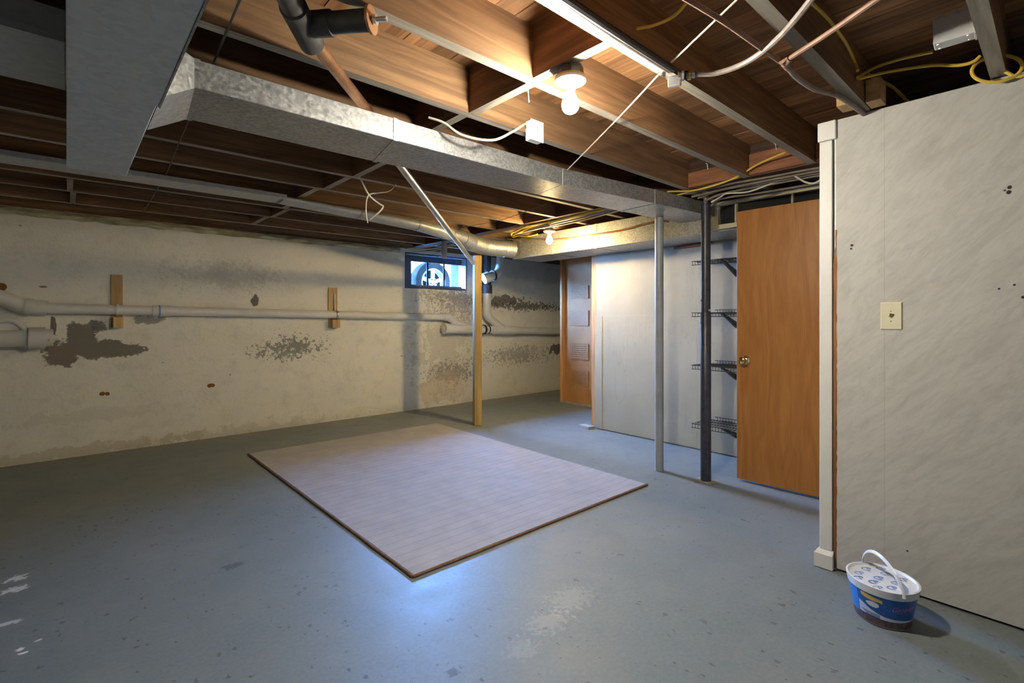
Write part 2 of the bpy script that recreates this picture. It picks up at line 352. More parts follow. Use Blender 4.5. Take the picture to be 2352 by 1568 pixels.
def panel_mat():
    t = NT('painted_plywood')
    p = t.pos(); s = t.xyz(p)
    b = t.noise(p, 1.6, 5); st = t.noise(t.vm('MULTIPLY', p, (1, 9, 0.7)), 3, 5, 0.6); f = t.noise(p, 30, 5)
    col = t.mix(t.ramp(b, 0.35, 0.7), (0.36, 0.345, 0.265), (0.44, 0.425, 0.335))
    col = t.mix(t.ma('MULTIPLY', t.ramp(st, 0.56, 0.8), 0.35), col, (0.45, 0.44, 0.38))
    low = t.ramp(t.ma('ADD', s[2], t.ma('MULTIPLY_ADD', f, 0.25, -0.12)), 0.22, 0.0)
    col = t.mix(t.ma('MULTIPLY', low, 0.4), col, (0.4, 0.35, 0.25))
    crk = t.ma('LESS_THAN', t.ma('ABSOLUTE', t.ma('SUBTRACT', t.noise(t.vm('MULTIPLY', p, (1, 5, 0.9)), 2.2, 6, 0.7), 0.5)), 0.0035)
    zone = t.ramp(t.noise(p, 1.1, 2), 0.5, 0.6)
    col = t.mix(t.ma('MULTIPLY', t.ma('MULTIPLY', crk, 0.7), zone), col, (0.25, 0.23, 0.18))
    c = tuple(at(1425, 880, x=4.39))                       # long water stain with a dark rim
    d = t.vm('LENGTH', t.vm('MULTIPLY', t.vm('SUBTRACT', p, c), (1, 1 / 0.075, 1 / 0.22)))
    d = t.ma('MULTIPLY_ADD', t.noise(p, 9, 4), 0.9, d)
    rim = t.ramp(t.ma('ABSOLUTE', t.ma('SUBTRACT', d, 1.42)), 0.06, 0.02)
    col = t.mix(t.ma('MULTIPLY', rim, 0.55), col, (0.34, 0.29, 0.2))
    t.bump(f, 0.08, 0.003)
    return t.done(col, 0.6, 0, 0.35)
panel_mat()

def door_mat():
    t = NT('lauan_door')
    p = t.pos()
    v = t.vm('MULTIPLY', p, (1, 4.5, 0.55))
    g = t.noise(v, 2.6, 6, 0.55, 1.6); fine = t.noise(t.vm('MULTIPLY', p, (1, 9, 0.35)), 22, 5, 0.6)
    col = t.mix(t.ramp(g, 0.36, 0.66), (0.37, 0.14, 0.025), (0.47, 0.2, 0.042))
    col = t.mix(t.ma('MULTIPLY', t.ramp(fine, 0.45, 0.75), 0.4), col, (0.27, 0.095, 0.016))
    return t.done(col, 0.42, 0, 0.4)
door_mat()

def rug_mat():
    t = NT('rug_pile')
    p = t.pos(); s = t.xyz(p)
    wav = t.ma('SINE', t.ma('MULTIPLY', s[1], 2 * math.pi / 0.075))
    wob = t.noise(t.vm('MULTIPLY', p, (0.3, 5, 1)), 4, 4)
    f = t.noise(p, 220, 4, 0.7); m = t.noise(p, 7, 5)
    col = t.mix(t.ramp(m, 0.3, 0.7), (0.3, 0.285, 0.28), (0.38, 0.36, 0.355))
    groove = t.ma('MULTIPLY', t.ramp(wav, 0.72, 1.0), t.ma('MULTIPLY_ADD', wob, 0.7, 0.0))
    col = t.mix(t.ma('MULTIPLY', groove, 0.9), col, (0.2, 0.17, 0.165))
    col = t.mix(t.ma('MULTIPLY', t.ramp(f, 0.35, 0.7), 0.4), col, (0.46, 0.44, 0.435))
    t.bump(t.ma('SUBTRACT', t.ma('MULTIPLY', f, 0.5), groove), 0.4, 0.006)
    t.b.inputs['Sheen Weight'].default_value = 0.2
    return t.done(col, 0.95, 0, 0.1)
rug_mat()

def print_mat(name, paper, ink, lines):
    """printed notice: rows of tiny unreadable text inside a thin frame, in the sheet's own 0..1 coordinates"""
    t = NT(name)
    g = t.xyz(t.gen())
    row = t.ma('FRACT', t.ma('MULTIPLY', g[2], lines))
    inrow = t.ma('MULTIPLY', t.ma('GREATER_THAN', row, 0.3), t.ma('LESS_THAN', row, 0.8))
    cb = t.new('ShaderNodeCombineXYZ'); t.link(t.ma('MULTIPLY', g[1], 26.0), cb.inputs[0]); t.link(t.ma('FLOOR', t.ma('MULTIPLY', g[2], lines)), cb.inputs[1])
    w = t.ma('GREATER_THAN', t.noise(cb.outputs[0], 1.0, 2), 0.44)
    ins = t.ma('MULTIPLY', t.ma('LESS_THAN', t.ma('ABSOLUTE', t.ma('SUBTRACT', g[1], 0.5)), 0.44), t.ma('LESS_THAN', t.ma('ABSOLUTE', t.ma('SUBTRACT', g[2], 0.5)), 0.45))
    edge = t.ma('GREATER_THAN', t.ma('MAXIMUM', t.ma('ABSOLUTE', t.ma('SUBTRACT', g[1], 0.5)), t.ma('ABSOLUTE', t.ma('SUBTRACT', g[2], 0.5))), 0.488)
    k = t.ma('MAXIMUM', t.ma('MULTIPLY', t.ma('MULTIPLY', inrow, w), ins), edge)
    return t.done(t.mix(t.ma('MULTIPLY', k, 0.75), paper, ink), 0.7)
print_mat('kraft_print_bold', (0.43, 0.23, 0.095), (0.12, 0.06, 0.03), 8)
print_mat('kraft_print_fine', (0.43, 0.23, 0.095), (0.16, 0.08, 0.04), 13)

# ---------------------------------------------------------------- mesh helpers
class MB:
    def __init__(s): s.v = []; s.f = []; s.mi = []; s.k = 0
    def quad(s, a, b, c, d): s.face([a, b, c, d])
    def face(s, pts):
        i = len(s.v); s.v += [Vector(p) for p in pts]; s.f.append(list(range(i, i + len(pts)))); s.mi.append(s.k)
    def box(s, x0, x1, y0, y1, z0, z1, bottom=None):
        return s.hexa([(x0, y0, z0), (x1, y0, z0), (x1, y1, z0), (x0, y1, z0)], [(x0, y0, z1), (x1, y0, z1), (x1, y1, z1), (x0, y1, z1)], bottom)
    def hexa(s, lo, hi, bottom=None):
        """closed prism between two matching loops (lo counter-clockwise from above)"""
        n = len(lo); i = len(s.v); s.v += [Vector(p) for p in lo] + [Vector(p) for p in hi]
        s.f.append([i + k for k in reversed(range(n))]); s.mi.append(s.k if bottom is None else bottom)
        s.f.append([i + n + k for k in range(n)]); s.mi.append(s.k)
        for k in range(n):
            q = (k + 1) % n; s.f.append([i + k, i + q, i + n + q, i + n + k]); s.mi.append(s.k)
        return s
    def obox(s, c, ux, uy, uz, sx, sy, sz):
        c = Vector(c); ux, uy, uz = [Vector(u).normalized() for u in (ux, uy, uz)]
        P = lambda a, b, d: c + ux * a * sx / 2 + uy * b * sy / 2 + uz * d * sz / 2
        return s.hexa([P(-1, -1, -1), P(1, -1, -1), P(1, 1, -1), P(-1, 1, -1)], [P(-1, -1, 1), P(1, -1, 1), P(1, 1, 1), P(-1, 1, 1)])
    def ring(s, rings, closed_ends=True):
        n = len(rings[0]); i = len(s.v)
        for r in rings: s.v += [Vector(p) for p in r]
        for a in range(len(rings) - 1):
            for k in range(n):
                q = (k + 1) % n
                s.f.append([i + a * n + k, i + a * n + q, i + (a + 1) * n + q, i + (a + 1) * n + k]); s.mi.append(s.k)
        if closed_ends:
            s.f.append([i + k for k in reversed(range(n))]); s.mi.append(s.k)
            s.f.append([i + (len(rings) - 1) * n + k for k in range(n)]); s.mi.append(s.k)
        return s
    def tube(s, pts, r, seg=10, flat=None):
        pts = [Vector(p) for p in pts]; rings = []; up = None
        for i, p in enumerate(pts):
            a = pts[max(i - 1, 0)]; b = pts[min(i + 1, len(pts) - 1)]; d = (b - a).normalized()
            if up is None:
                up = Vector((0, 0, 1)) if abs(d.z) < 0.9 else Vector((0, 1, 0))
            u = (up - d * up.dot(d)).normalized(); w = d.cross(u); up = u
            rr = r[i] if isinstance(r, (list, tuple)) else r
            fl = flat or (1, 1)
            rings.append([p + u * math.cos(2 * math.pi * k / seg) * rr * fl[0] + w * math.sin(2 * math.pi * k / seg) * rr * fl[1] for k in range(seg)])
        return s.ring(rings)
    def lathe(s, prof, o, axis=(0, 0, 1), seg=20):
        o = Vector(o); d = Vector(axis).normalized(); u = d.orthogonal().normalized(); w = d.cross(u)
        return s.ring([[o + d * h + (u * math.cos(2 * math.pi * k / seg) + w * math.sin(2 * math.pi * k / seg)) * max(r, 1e-4) for k in range(seg)] for r, h in prof])
    def build(s, name, mat, parent=None, smooth=False, bevel=0.0, origin=None):
        me = bpy.data.meshes.new(name)
        if parent is not None: o0 = wloc(parent)
        elif origin is not None: o0 = Vector(origin)
        else:
            lo = Vector([min(v[i] for v in s.v) for i in range(3)]); hi = Vector([max(v[i] for v in s.v) for i in range(3)])
            o0 = Vector(((lo.x + hi.x) / 2, (lo.y + hi.y) / 2, lo.z))
        me.from_pydata([tuple(v - o0) for v in s.v], [], s.f)
        mats = mat if isinstance(mat, (list, tuple)) else [mat]
        for m in mats: me.materials.append(MATS[m])
        for p, k in zip(me.polygons, s.mi): p.material_index = min(k, len(mats) - 1); p.use_smooth = smooth
        bm = bmesh.new(); bm.from_mesh(me); bmesh.ops.recalc_face_normals(bm, faces=bm.faces)
        if bevel:
            bmesh.ops.bevel(bm, geom=[e for e in bm.edges if len(e.link_faces) == 2 and e.calc_face_angle(0) > 0.6], offset=bevel, segments=1, affect='EDGES', clamp_overlap=True)
        bm.to_mesh(me); bm.free()
        if smooth:
            try: me.set_sharp_from_angle(angle=math.radians(40))
            except Exception: pass
        ob = bpy.data.objects.new(name, me); COL.objects.link(ob)
        if parent is not None: ob.parent = parent
        else: ob.location = o0
        return ob
WL = {}
def wloc(o):
    v = Vector(o.location); p = o.parent
    while p is not None: v = v + Vector(p.location); p = p.parent
    return v
def empty(name, loc):
    o = bpy.data.objects.new(name, None); COL.objects.link(o); o.location = loc; o.empty_display_size = 0.05
    return o
def tag(o, label, cat, group=None):
    o['label'] = label; o['category'] = cat
    if group: o['group'] = group
    return o
def struct(o, label=None):
    o['kind'] = 'structure'
    if label: o['label'] = label
    return o
def box1(name, mat, dims, parent=None, bevel=0.0): return MB().box(*dims).build(name, mat, parent, bevel=bevel)
def smooth_path(pts, n=8):
    pts = [Vector(p) for p in pts]
    if len(pts) < 3: return pts
    e = [pts[0] * 2 - pts[1]] + pts + [pts[-1] * 2 - pts[-2]]; out = []
    for i in range(1, len(e) - 2):
        a, b, c, d = e[i - 1:i + 3]
        for k in range(n):
            t = k / n
            out.append(0.5 * ((2 * b) + (c - a) * t + (2 * a - 5 * b + 4 * c - d) * t * t + (3 * b - a - 3 * c + d) * t ** 3))
    out.append(pts[-1]); return out
def cable(name, label, mat, pts, r, cat='cable', seg=8, group=None, n=6, straight=False):
    o = MB().tube(pts if straight else smooth_path(pts, n), r, seg).build(name, mat, smooth=True)
    return tag(o, label, cat, group)
def text_mesh(body, size, extrude=0.0):
    cu = bpy.data.curves.new('lettering', 'FONT'); cu.body = body; cu.size = size; cu.extrude = extrude; cu.align_x = 'CENTER'; cu.align_y = 'CENTER'
    cu.resolution_u = 3; cu.shear = 0.25
    ob = bpy.data.objects.new('lettering', cu); COL.objects.link(ob)
    dg = bpy.context.evaluated_depsgraph_get(); me = bpy.data.meshes.new_from_object(ob.evaluated_get(dg))
    vs = [Vector(v.co) for v in me.vertices]; fs = [list(p.vertices) for p in me.polygons]
    bpy.data.objects.remove(ob, do_unlink=True); bpy.data.curves.remove(cu); bpy.data.meshes.remove(me)
    return vs, fs

# ---------------------------------------------------------------- the room
ZJ = 2.189          # underside of the joists
YL = 5.85           # face of the foundation wall
XS, XE, YS = -2.6, 6.6, -2.4
struct(box1('floor', 'floor_paint', (XS, XE, YS, YL + 0.02, -0.1, 0.0)), 'grey painted concrete floor with scuffs and chips')
wl = MB()
WX0, WX1, WZ0, WZ1 = 3.34, 4.365, 1.63, 2.11
wl.box(XS, WX0, YL, YL + 0.4, 0, 2.158); wl.box(WX1, XE, YL, YL + 0.4, 0, 2.158)
wl.box(WX0, WX1, YL, YL + 0.4, 0, WZ0); wl.box(WX0, WX1, YL, YL + 0.4, WZ1, 2.158)
struct(wl.build('wall_left', 'parged_wall'), 'stained off-white parged foundation wall with flaking patches')
struct(box1('wall_far', 'plain_wall', (XE, XE + 0.1, YS, YL + 0.4, 0, 2.45)))
struct(box1('wall_near', 'plain_wall', (XS - 0.1, XS, YS, YL + 0.4, 0, 2.45)))
struct(box1('wall_rear', 'plain_wall', (XS, XE, YS - 0.1, YS, 0, 2.45)))
# stone ledge on top of the foundation wall
lg = MB(); rings = []
xx = XS
while xx < WX0 - 0.02:
    j = [R.uniform(-0.008, 0.008) for _ in range(6)]
    rings.append([(xx, YL + 0.01, 2.088 + j[0]), (xx, YL - 0.035 + j[1], 2.09 + j[2]), (xx, YL - 0.055 + j[3], 2.115 + j[4]), (xx, YL - 0.045 + j[1], 2.145 + j[5]), (xx, YL + 0.01, 2.155)])
    xx += 0.09
lg.ring(rings)
struct(lg.build('trim_1', 'ledge_stone', smooth=False), 'rough yellowish mortar ledge along the top of the wall')

# ceiling: subfloor planks, joists, blocking, flush girder
ceil = struct(box1('ceiling', 'plank_wood', (XS, XE, YS, YL + 0.4, 2.425, 2.5)), 'exposed wood joists and board subfloor')
x = XS
protos = {}
while x < XE - 0.01:
    w = R.choice((0.1, 0.135, 0.135, 0.14))
    w = min(w, XE - x)
    key = (round(w, 3), R.randrange(3))
    if key not in protos:
        protos[key] = MB().box(0.0015, w - 0.0015, YS, YL, 2.403, 2.4255 + 0.001 * key[1]).build('plank', 'plank_wood', ceil, origin=None)
        pl = protos[key]
        pl.location.x = x; pl['ox'] = 0
    else:
        pl = protos[key].copy(); COL.objects.link(pl); pl.location.x = x
    pl.location.z = -R.uniform(0, 0.004)
    x += w
for pl in protos.values():
    if 'ox' in pl: del pl['ox']
box1('rim_board', 'joist_wood', (XS, XE, YL + 0.005, YL + 0.4, 2.158, 2.425), ceil)
JY = [-2.1, -1.68, -1.27, -0.84, -0.27 + 0.02, 0.18, 0.628, 1.055, 1.455, 1.897, 2.35, 2.80, 3.26, 3.70, 4.135, 4.58, 5.05, 5.56]
GX0, GX1 = 3.46, 3.60
def joist(x0, x1, yc, zb=ZJ, w=0.047):
    m = MB(); m.k = 0; m.box(x0, x1, yc - w / 2, yc + w / 2, zb, 2.402, bottom=1)
    return m.build('joist', ['joist_wood', 'weathered_wood'], ceil)
for yc in JY:
    joist(XS, GX0, yc, ZJ + R.uniform(-0.003, 0.003))
for i, yc in enumerate(JY):
    joist(GX1, XE, yc + 0.03, ZJ + R.uniform(-0.003, 0.003))
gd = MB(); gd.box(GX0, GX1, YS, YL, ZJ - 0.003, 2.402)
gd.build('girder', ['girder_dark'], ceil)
for k, (yy0, yy1) in enumerate(zip(JY[6:], JY[7:10])):
    g = MB(); g.box(GX0 - 0.028, GX0, yy0 + 0.028, yy1 - 0.028, ZJ + 0.004, 2.3 + 0.03 * (k % 2)); g.build('filler_board', 'girder_wood', ceil)
def block(x, i, w=0.045, zb=ZJ, m='block_wood'):
    y0, y1 = JY[i] + 0.0245, JY[i + 1] - 0.0245
    b = MB(); b.box(x - w / 2, x + w / 2, y0, y1, zb, 2.402, bottom=1); return b.build('blocking', [m, 'weathered_block'], ceil)
i0 = JY.index(1.055)
for i, dx in ((i0, 0.0), (i0 + 1, 0.012), (i0 + 2, -0.01), (i0 + 3, 0.03), (i0 + 4, 0.05), (i0 + 5, 0.02), (i0 + 6, -0.03), (i0 + 7, 0.0), (i0 + 8, 0.04), (i0 + 9, 0.0), (i0 - 1, 0.0), (i0 - 2, 0.02)):
    if i == i0 - 1: continue
    block(1.42 + dx, i)
for i in (i0 + 8, i0 + 9): block(0.02 + 0.02 * (i - i0 - 8), i, 0.035)
# loose short blocks by the partition
nb = MB(); a = at(1985, 190, z=2.19); nb.box(2.62, 2.72, 0.655, 0.70, ZJ, 2.3); nb.build('short_block', 'new_wood', ceil)
nb = MB(); nb.box(2.67, 2.77, 0.545, 0.60, ZJ + 0.002, 2.29); nb.build('short_block', 'new_wood', ceil)

# right partition with casing, raw gap and plinth block
wr = struct(box1('wall_right', 'smudged_white_paint', (2.78, 2.88, YS, 0.742, 0.012, 2.184)), 'smudged white painted plywood partition')
m = MB()
ys = [(0.752, 0.012), (0.752, 1.48), (0.752, 2.18)]
rg = []
z = 0.012
lo, hi = [], []
while z < 1.66:
    w = 0.0175 if z < 1.45 else max(0.0175 * (1.6 - z) / 0.15, 0.003)
    a = 0.7415 + R.uniform(-0.0025, 0.0015); b = 0.7425 + w + R.uniform(-0.0015, 0.0025)
    rg.append([(2.7785, a, z), (2.7785, b, z), (2.7815, b, z), (2.7815, a, z)]); z += 0.02
m.ring(rg); m.build('raw_edge', 'raw_edge_wood', wr)
tr = MB(); tr.box(2.768, 2.88, 0.758, 0.812, 0.09, 2.09); tr.box(2.782, 2.879, 0.742, 0.752, 0.0, 2.184)
t1 = struct(tr.build('trim_2', 'white_trim', bevel=0.002), 'white door casing at the end of the partition')
tt = MB(); tt.box(2.764, 2.88, 0.742, 0.82, 2.092, 2.184); tt.build('head_block', 'white_trim', t1, bevel=0.003)
pb = MB(); pb.hexa([(2.752, 0.752, 0.003), (2.88, 0.752, 0.003), (2.88, 0.832, 0.003), (2.752, 0.832, 0.003)], [(2.752, 0.752, 0.07), (2.88, 0.752, 0.07), (2.88, 0.832, 0.07), (2.752, 0.832, 0.07)])
pb.hexa([(2.752, 0.752, 0.07), (2.88, 0.752, 0.07), (2.88, 0.832, 0.07), (2.752, 0.832, 0.07)], [(2.768, 0.752, 0.09), (2.88, 0.752, 0.09), (2.88, 0.818, 0.09), (2.768, 0.818, 0.09)])
struct(pb.build('baseboard_right', 'white_trim'), 'short white baseboard piece under the casing')
struct(box1('wall_closet', 'plain_wall', (2.885, 3.78, 0.70, 0.80, 0, 2.18)))

# open door with brass knob
dr = struct(box1('door_1', 'lauan_door', (3.775, 3.81, 0.815, 1.662, 0.018, 2.03), bevel=0.002), 'open flush brown lauan door with brass knob')
kc = at(1712, 827, x=3.775)
kn = MB(); kn.lathe([(0.032, 0), (0.032, 0.004), (0.026, 0.01), (0.012, 0.014), (0.011, 0.03), (0.02, 0.036), (0.027, 0.046), (0.028, 0.056), (0.024, 0.066), (0.014, 0.071), (0, 0.072)], (3.775, kc.y, kc.z), (-1, 0, 0), 24)
kn.build('door_knob', 'brass', dr, smooth=True)

# back wall of painted plywood sheets on studs
wb = struct(box1('wall_back', 'plain_wall', (4.402, 4.42, YS, 3.497, 0.0, 2.18)), 'white painted plywood wall behind the posts')
ZS = at(1370, 725, x=4.39).z
pn = MB(); pn.box(4.386, 4.4015, 2.30, 3.50, 0.012, ZS - 0.001); pn.build('panel', 'painted_plywood', wb)
pn = MB(); pn.box(4.386, 4.4015, YS, 2.299, 0.012, ZS - 0.001); pn.build('panel', 'painted_plywood', wb)
pn = MB(); pn.box(4.389, 4.4015, 2.70, 3.488, ZS, 2.0); pn.build('panel', 'painted_plywood', wb)
pn = MB(); pn.box(4.389, 4.4015, YS, 2.699, ZS, 2.0); pn.build('panel', 'painted_plywood', wb)
pn = MB(); pn.box(4.3825, 4.3858, 3.405, 3.50, 0.012, ZS - 0.003); pn.build('cover_strip', 'painted_plywood', wb)
sd = MB(); sd.box(4.41, 4.50, 3.503, 3.572, 0.03, 2.18); sd.build('stud', 'stud_wood', wb, bevel=0.003)
for k in range(4):
    y = 3.0 - 0.6 * k; s_ = MB(); s_.box(4.421, 4.51, y, y + 0.04, 0.0, 2.18); s_.build('stud', 'stud_wood', wb)

# open stud wall with paper-faced insulation further back
wi = struct(empty('wall_insulated', (5.5, 4.6, 0)), 'open stud wall with printed paper-faced insulation')
for (y0, y1, z0) in ((4.925, 4.965, 0.02), (4.33, 4.375, 0.02)):
    s_ = MB(); s_.box(5.40, 5.54, y0, y1, z0, 2.18); s_.build('stud', 'stud_wood', wi, bevel=0.003)
s_ = MB(); s_.box(5.40, 5.54, 3.5, 4.97, 0.0, 0.02); s_.build('sole_plate', 'scrap_grey', wi)
ib = MB()
for (y0, y1, x0) in ((4.375, 4.925, 5.47),):
    n = 8; rr = []
    for k in range(n + 1):
        y = y0 + (y1 - y0) * k / n; bulge = -0.02 * math.sin(math.pi * k / n)
        rr.append((x0 + bulge, y))
    for a, b in zip(rr, rr[1:]):
        ib.hexa([(a[0], a[1], 0.021), (5.535, a[1], 0.021), (5.535, b[1], 0.021), (b[0], b[1], 0.021)], [(a[0], a[1], 2.18), (5.535, a[1], 2.18), (5.535, b[1], 2.18), (b[0], b[1], 2.18)])
batt = ib.build('insulation_batt', 'kraft_paper', wi)
for (pz0, pz1, mt) in ((656, 686, 'kraft_print_bold'), (712, 748, 'kraft_print_fine'), (788, 826, 'kraft_print_bold'), (849, 885, 'kraft_print_fine')):
    za = at(1330, pz1, x=5.45).z; zb = at(1330, pz0, x=5.45).z
    q = MB(); q.box(5.444, 5.4455, 4.47, 4.80, za, zb); q.build('printed_notice', mt, wi)
box1('back_sheet', 'plain_wall', (5.542, 5.56, 3.5, 5.0, 0.02, 2.18), wi)

# window: frame, muntins, three panes
GY = 5.99
a0, a1 = at(943, 600, y=GY), at(1057, 660, y=GY)
gx0, gx1, gz0, gz1 = a0.x, a1.x, 1.692, 2.012
wn = struct(empty('window_1', ((gx0 + gx1) / 2, GY, WZ0)), 'small three-pane basement window in a grey wood frame')
f = MB(); f.box(WX0, gx0, GY - 0.02, GY + 0.04, WZ0, WZ1); f.box(gx1, WX1, GY - 0.02, GY + 0.04, WZ0, WZ1)
f.box(gx0, gx1, GY - 0.02, GY + 0.04, WZ0, gz0); f.box(gx0, gx1, GY - 0.02, GY + 0.04, gz1, WZ1)
f.build('frame', 'frame_paint', wn)
for (bx_) in ((WX0 + 0.001, WX0 + 0.02, YL + 0.004, GY - 0.021, WZ0 + 0.001, WZ1 - 0.001), (WX1 - 0.02, WX1 - 0.001, YL + 0.004, GY - 0.021, WZ0 + 0.001, WZ1 - 0.001), (WX0 + 0.021, WX1 - 0.021, YL + 0.004, GY - 0.021, WZ1 - 0.02, WZ1 - 0.001)):
    q = MB(); q.box(*bx_); q.build('jamb', 'frame_paint', wn)
q = MB(); q.box(WX1 - 0.012, WX1 - 0.001, GY + 0.041, YL + 0.399, WZ0 + 0.001, WZ1 - 0.001); q.build('jamb', 'muntin_paint', wn)
st = MB(); st.box(WX0 + 0.025, WX1 - 0.025, YL + 0.004, GY - 0.021, WZ0 + 0.001, WZ0 + 0.03); st.build('stop_bead', 'frame_paint', wn)
mx = [at(982, 630, y=GY).x, at(1020, 630, y=GY).x]
for u in mx:
    q = MB(); q.box(u - 0.012, u + 0.012, GY - 0.004, GY + 0.012, gz0, gz1); q.build('muntin', 'muntin_paint', wn)
e = [gx0] + mx + [gx1]
for u, v in zip(e, e[1:]):
    q = MB(); q.box(u + 0.012 * (u in mx), v - 0.012 * (v in mx), GY + 0.003, GY + 0.006, gz0, gz1); q.build('pane', 'window_glass', wn)
# outside: ground and the car wheel parked by the window
struct(box1('ground', 'ground_concrete', (-30, 40, YL + 0.42, 60, 1.4, 1.47)), 'driveway outside the window')
struct(box1('wall_outside', 'siding_dark', (-8, 14, YL + 0.3, YL + 0.4, 2.46, 5.0)), 'unseen house wall added above the basement window')  # out of view, added to keep sky light off the wheel face
struct(box1('sky_cut_overhang', 'siding_dark', (-4, 11, YL + 0.4, 7.0, 2.93, 3.08)), 'added unseen overhang shaped to cut high sky from the window')  # out of view, added to limit how steeply sky light enters
wc = at(996, 650, y=6.75); RW = 0.335
wc.z = 1.471 + RW
wh = tag(empty('car_wheel', (wc.x, wc.y, 1.471)), 'car wheel with five-spoke alloy rim seen through the basement window', 'wheel')
ty = MB(); ty.ring([[wc + Vector((math.cos(2 * math.pi * k / 40) * r, h, math.sin(2 * math.pi * k / 40) * r)) for k in range(40)] for r, h in ((RW * 0.66, 0.0), (RW * 0.72, -0.012), (RW * 0.9, -0.014), (RW * 0.97, 0.0), (RW, 0.03), (RW, 0.17), (RW * 0.96, 0.2), (RW * 0.66, 0.2), (RW * 0.66, 0.0))], False)
ty.build('tyre', 'tyre_rubber', wh, smooth=True)
rm = MB(); prof = [(RW * 0.67, 0.0), (RW * 0.64, -0.006), (RW * 0.6, 0.004), (RW * 0.6, 0.19), (RW * 0.67, 0.19)]
rings = []
for r, h in prof + [prof[0]]:
    rings.append([wc + Vector((math.cos(2 * math.pi * k / 40) * r, h, math.sin(2 * math.pi * k / 40) * r)) for k in range(40)])
rm.ring(rings, False); rim = rm.build('rim', 'alloy', wh, smooth=True)
hb = MB(); hb.lathe([(0.0, 0.0), (0.07, 0.004), (0.075, 0.03), (0.0, 0.06)], wc, (0, 1, 0), 24); hub = hb.build('hub', 'alloy', wh, smooth=True)
bk = MB(); bk.lathe([(0.0, 0.11), (RW * 0.59, 0.11), (RW * 0.59, 0.12), (0, 0.12)], wc, (0, 1, 0), 24); bk.build('brake_disc', 'tyre_rubber', wh)
for k in range(5):
    an = math.pi / 2 + 2 * math.pi * k / 5; d = Vector((math.cos(an), 0, math.sin(an))); n_ = Vector((0, 1, 0)); s_ = d.cross(n_)
    q = MB()
    A, B = wc + d * 0.05 + n_ * 0.012, wc + d * RW * 0.63 + n_ * 0.012
    q.hexa([A - s_ * 0.026, A + s_ * 0.026, B + s_ * 0.032, B - s_ * 0.032], [p + n_ * 0.03 for p in (A - s_ * 0.026, A + s_ * 0.026, B + s_ * 0.032, B - s_ * 0.032)])
    q.build('spoke', 'alloy', rim)
    q = MB(); an2 = an + math.pi / 5; c = wc + Vector((math.cos(an2), 0, math.sin(an2))) * 0.052; q.lathe([(0.011, -0.004), (0.011, 0.004)], c, (0, 1, 0), 8); q.build('lug_nut', 'tyre_rubber', hub)

# ---------------------------------------------------------------- rug
rx0, rx1, ry0, ry1 = 1.215, 3.17, 2.05, 4.90
rug = tag(empty('area_rug', ((rx0 + rx1) / 2, (ry0 + ry1) / 2, 0)), 'large ribbed taupe carpet remnant with brown bound edges on the floor', 'rug')
q = MB(); q.hexa([(rx0 + .008, ry0 + .008, 0.001), (rx1 - .01, ry0 + .008, 0.001), (rx1 + 0.03, ry1 - 0.03, 0.001), (rx0 + .01, ry1, 0.001)], [(rx0 + .008, ry0 + .008, 0.013), (rx1 - .01, ry0 + .008, 0.013), (rx1 + 0.03, ry1 - 0.03, 0.012), (rx0 + .01, ry1, 0.012)])
q.build('carpet', 'rug_pile', rug)
for p0, p1 in (((rx0, ry0), (rx1, ry0)), ((rx0, ry0), (rx0, ry1))):
    q = MB(); A, B = Vector((*p0, 0.008)), Vector((*p1, 0.008)); n = 14
    q.tube([A.lerp(B, k / n) + Vector((R.uniform(-.002, .002), R.uniform(-.002, .002), 0)) for k in range(n + 1)], 0.0075, 8); q.build('edge_binding', 'rug_binding', rug, smooth=True)

# ---------------------------------------------------------------- posts
pw = at(1097, 976, z=0)
p = tag(empty('wooden_post', (pw.x, pw.y, 0)), 'yellowish wood post standing under the round duct elbow', 'post')
q = MB(); ca, sa = math.cos(math.radians(-22)), math.sin(math.radians(-22)); q.obox((pw.x + 0.01, pw.y + 0.02, 0.975), (ca, sa, 0), (-sa, ca, 0), (0, 0, 1), 0.084, 0.089, 1.95); q.build('shaft', 'post_wood', p, bevel=0.003)
gp = at(1514, 1080, z=0)
p = tag(empty('steel_post', (gp.x, gp.y, 0)), 'grey painted steel pipe post under the metal duct', 'post')
q = MB(); q.lathe([(0.034, 0.0), (0.034, 2.038)], (gp.x, gp.y, 0), seg=24); q.build('shaft', 'steel_grey_paint', p, smooth=True)
bp = at(1621, 1104, z=0)
p = tag(empty('adjustable_post', (bp.x, bp.y, 0)), 'black adjustable steel column on a rusty base plate', 'post')
q = MB(); q.lathe([(0.038, 0.006), (0.038, 1.268), (0.0355, 1.272)], (bp.x, bp.y, 0), seg=24); q.build('lower_tube', 'steel_dark_paint', p, smooth=True)
q = MB(); q.lathe([(0.034, 1.27), (0.034, 2.09), (0.0, 2.091)], (bp.x, bp.y, 0), seg=24); q.build('upper_tube', 'steel_dark_paint', p, smooth=True)
q = MB(); q.lathe([(0.015, 2.09), (0.015, 2.165), (0.022, 2.166), (0.022, 2.18)], (bp.x, bp.y, 0), seg=16); q.build('jack_screw', 'bright_steel', p, smooth=True)
q = MB(); q.hexa([(bp.x - .07, bp.y - .06, 0), (bp.x + .05, bp.y - .08, 0), (bp.x + .07, bp.y + .06, 0), (bp.x - .05, bp.y + .08, 0)], [(bp.x - .07, bp.y - .06, .006), (bp.x + .05, bp.y - .08, .006), (bp.x + .07, bp.y + .06, .006), (bp.x - .05, bp.y + .08, .006)]); q.build('base_plate', 'rusty_plate', p)
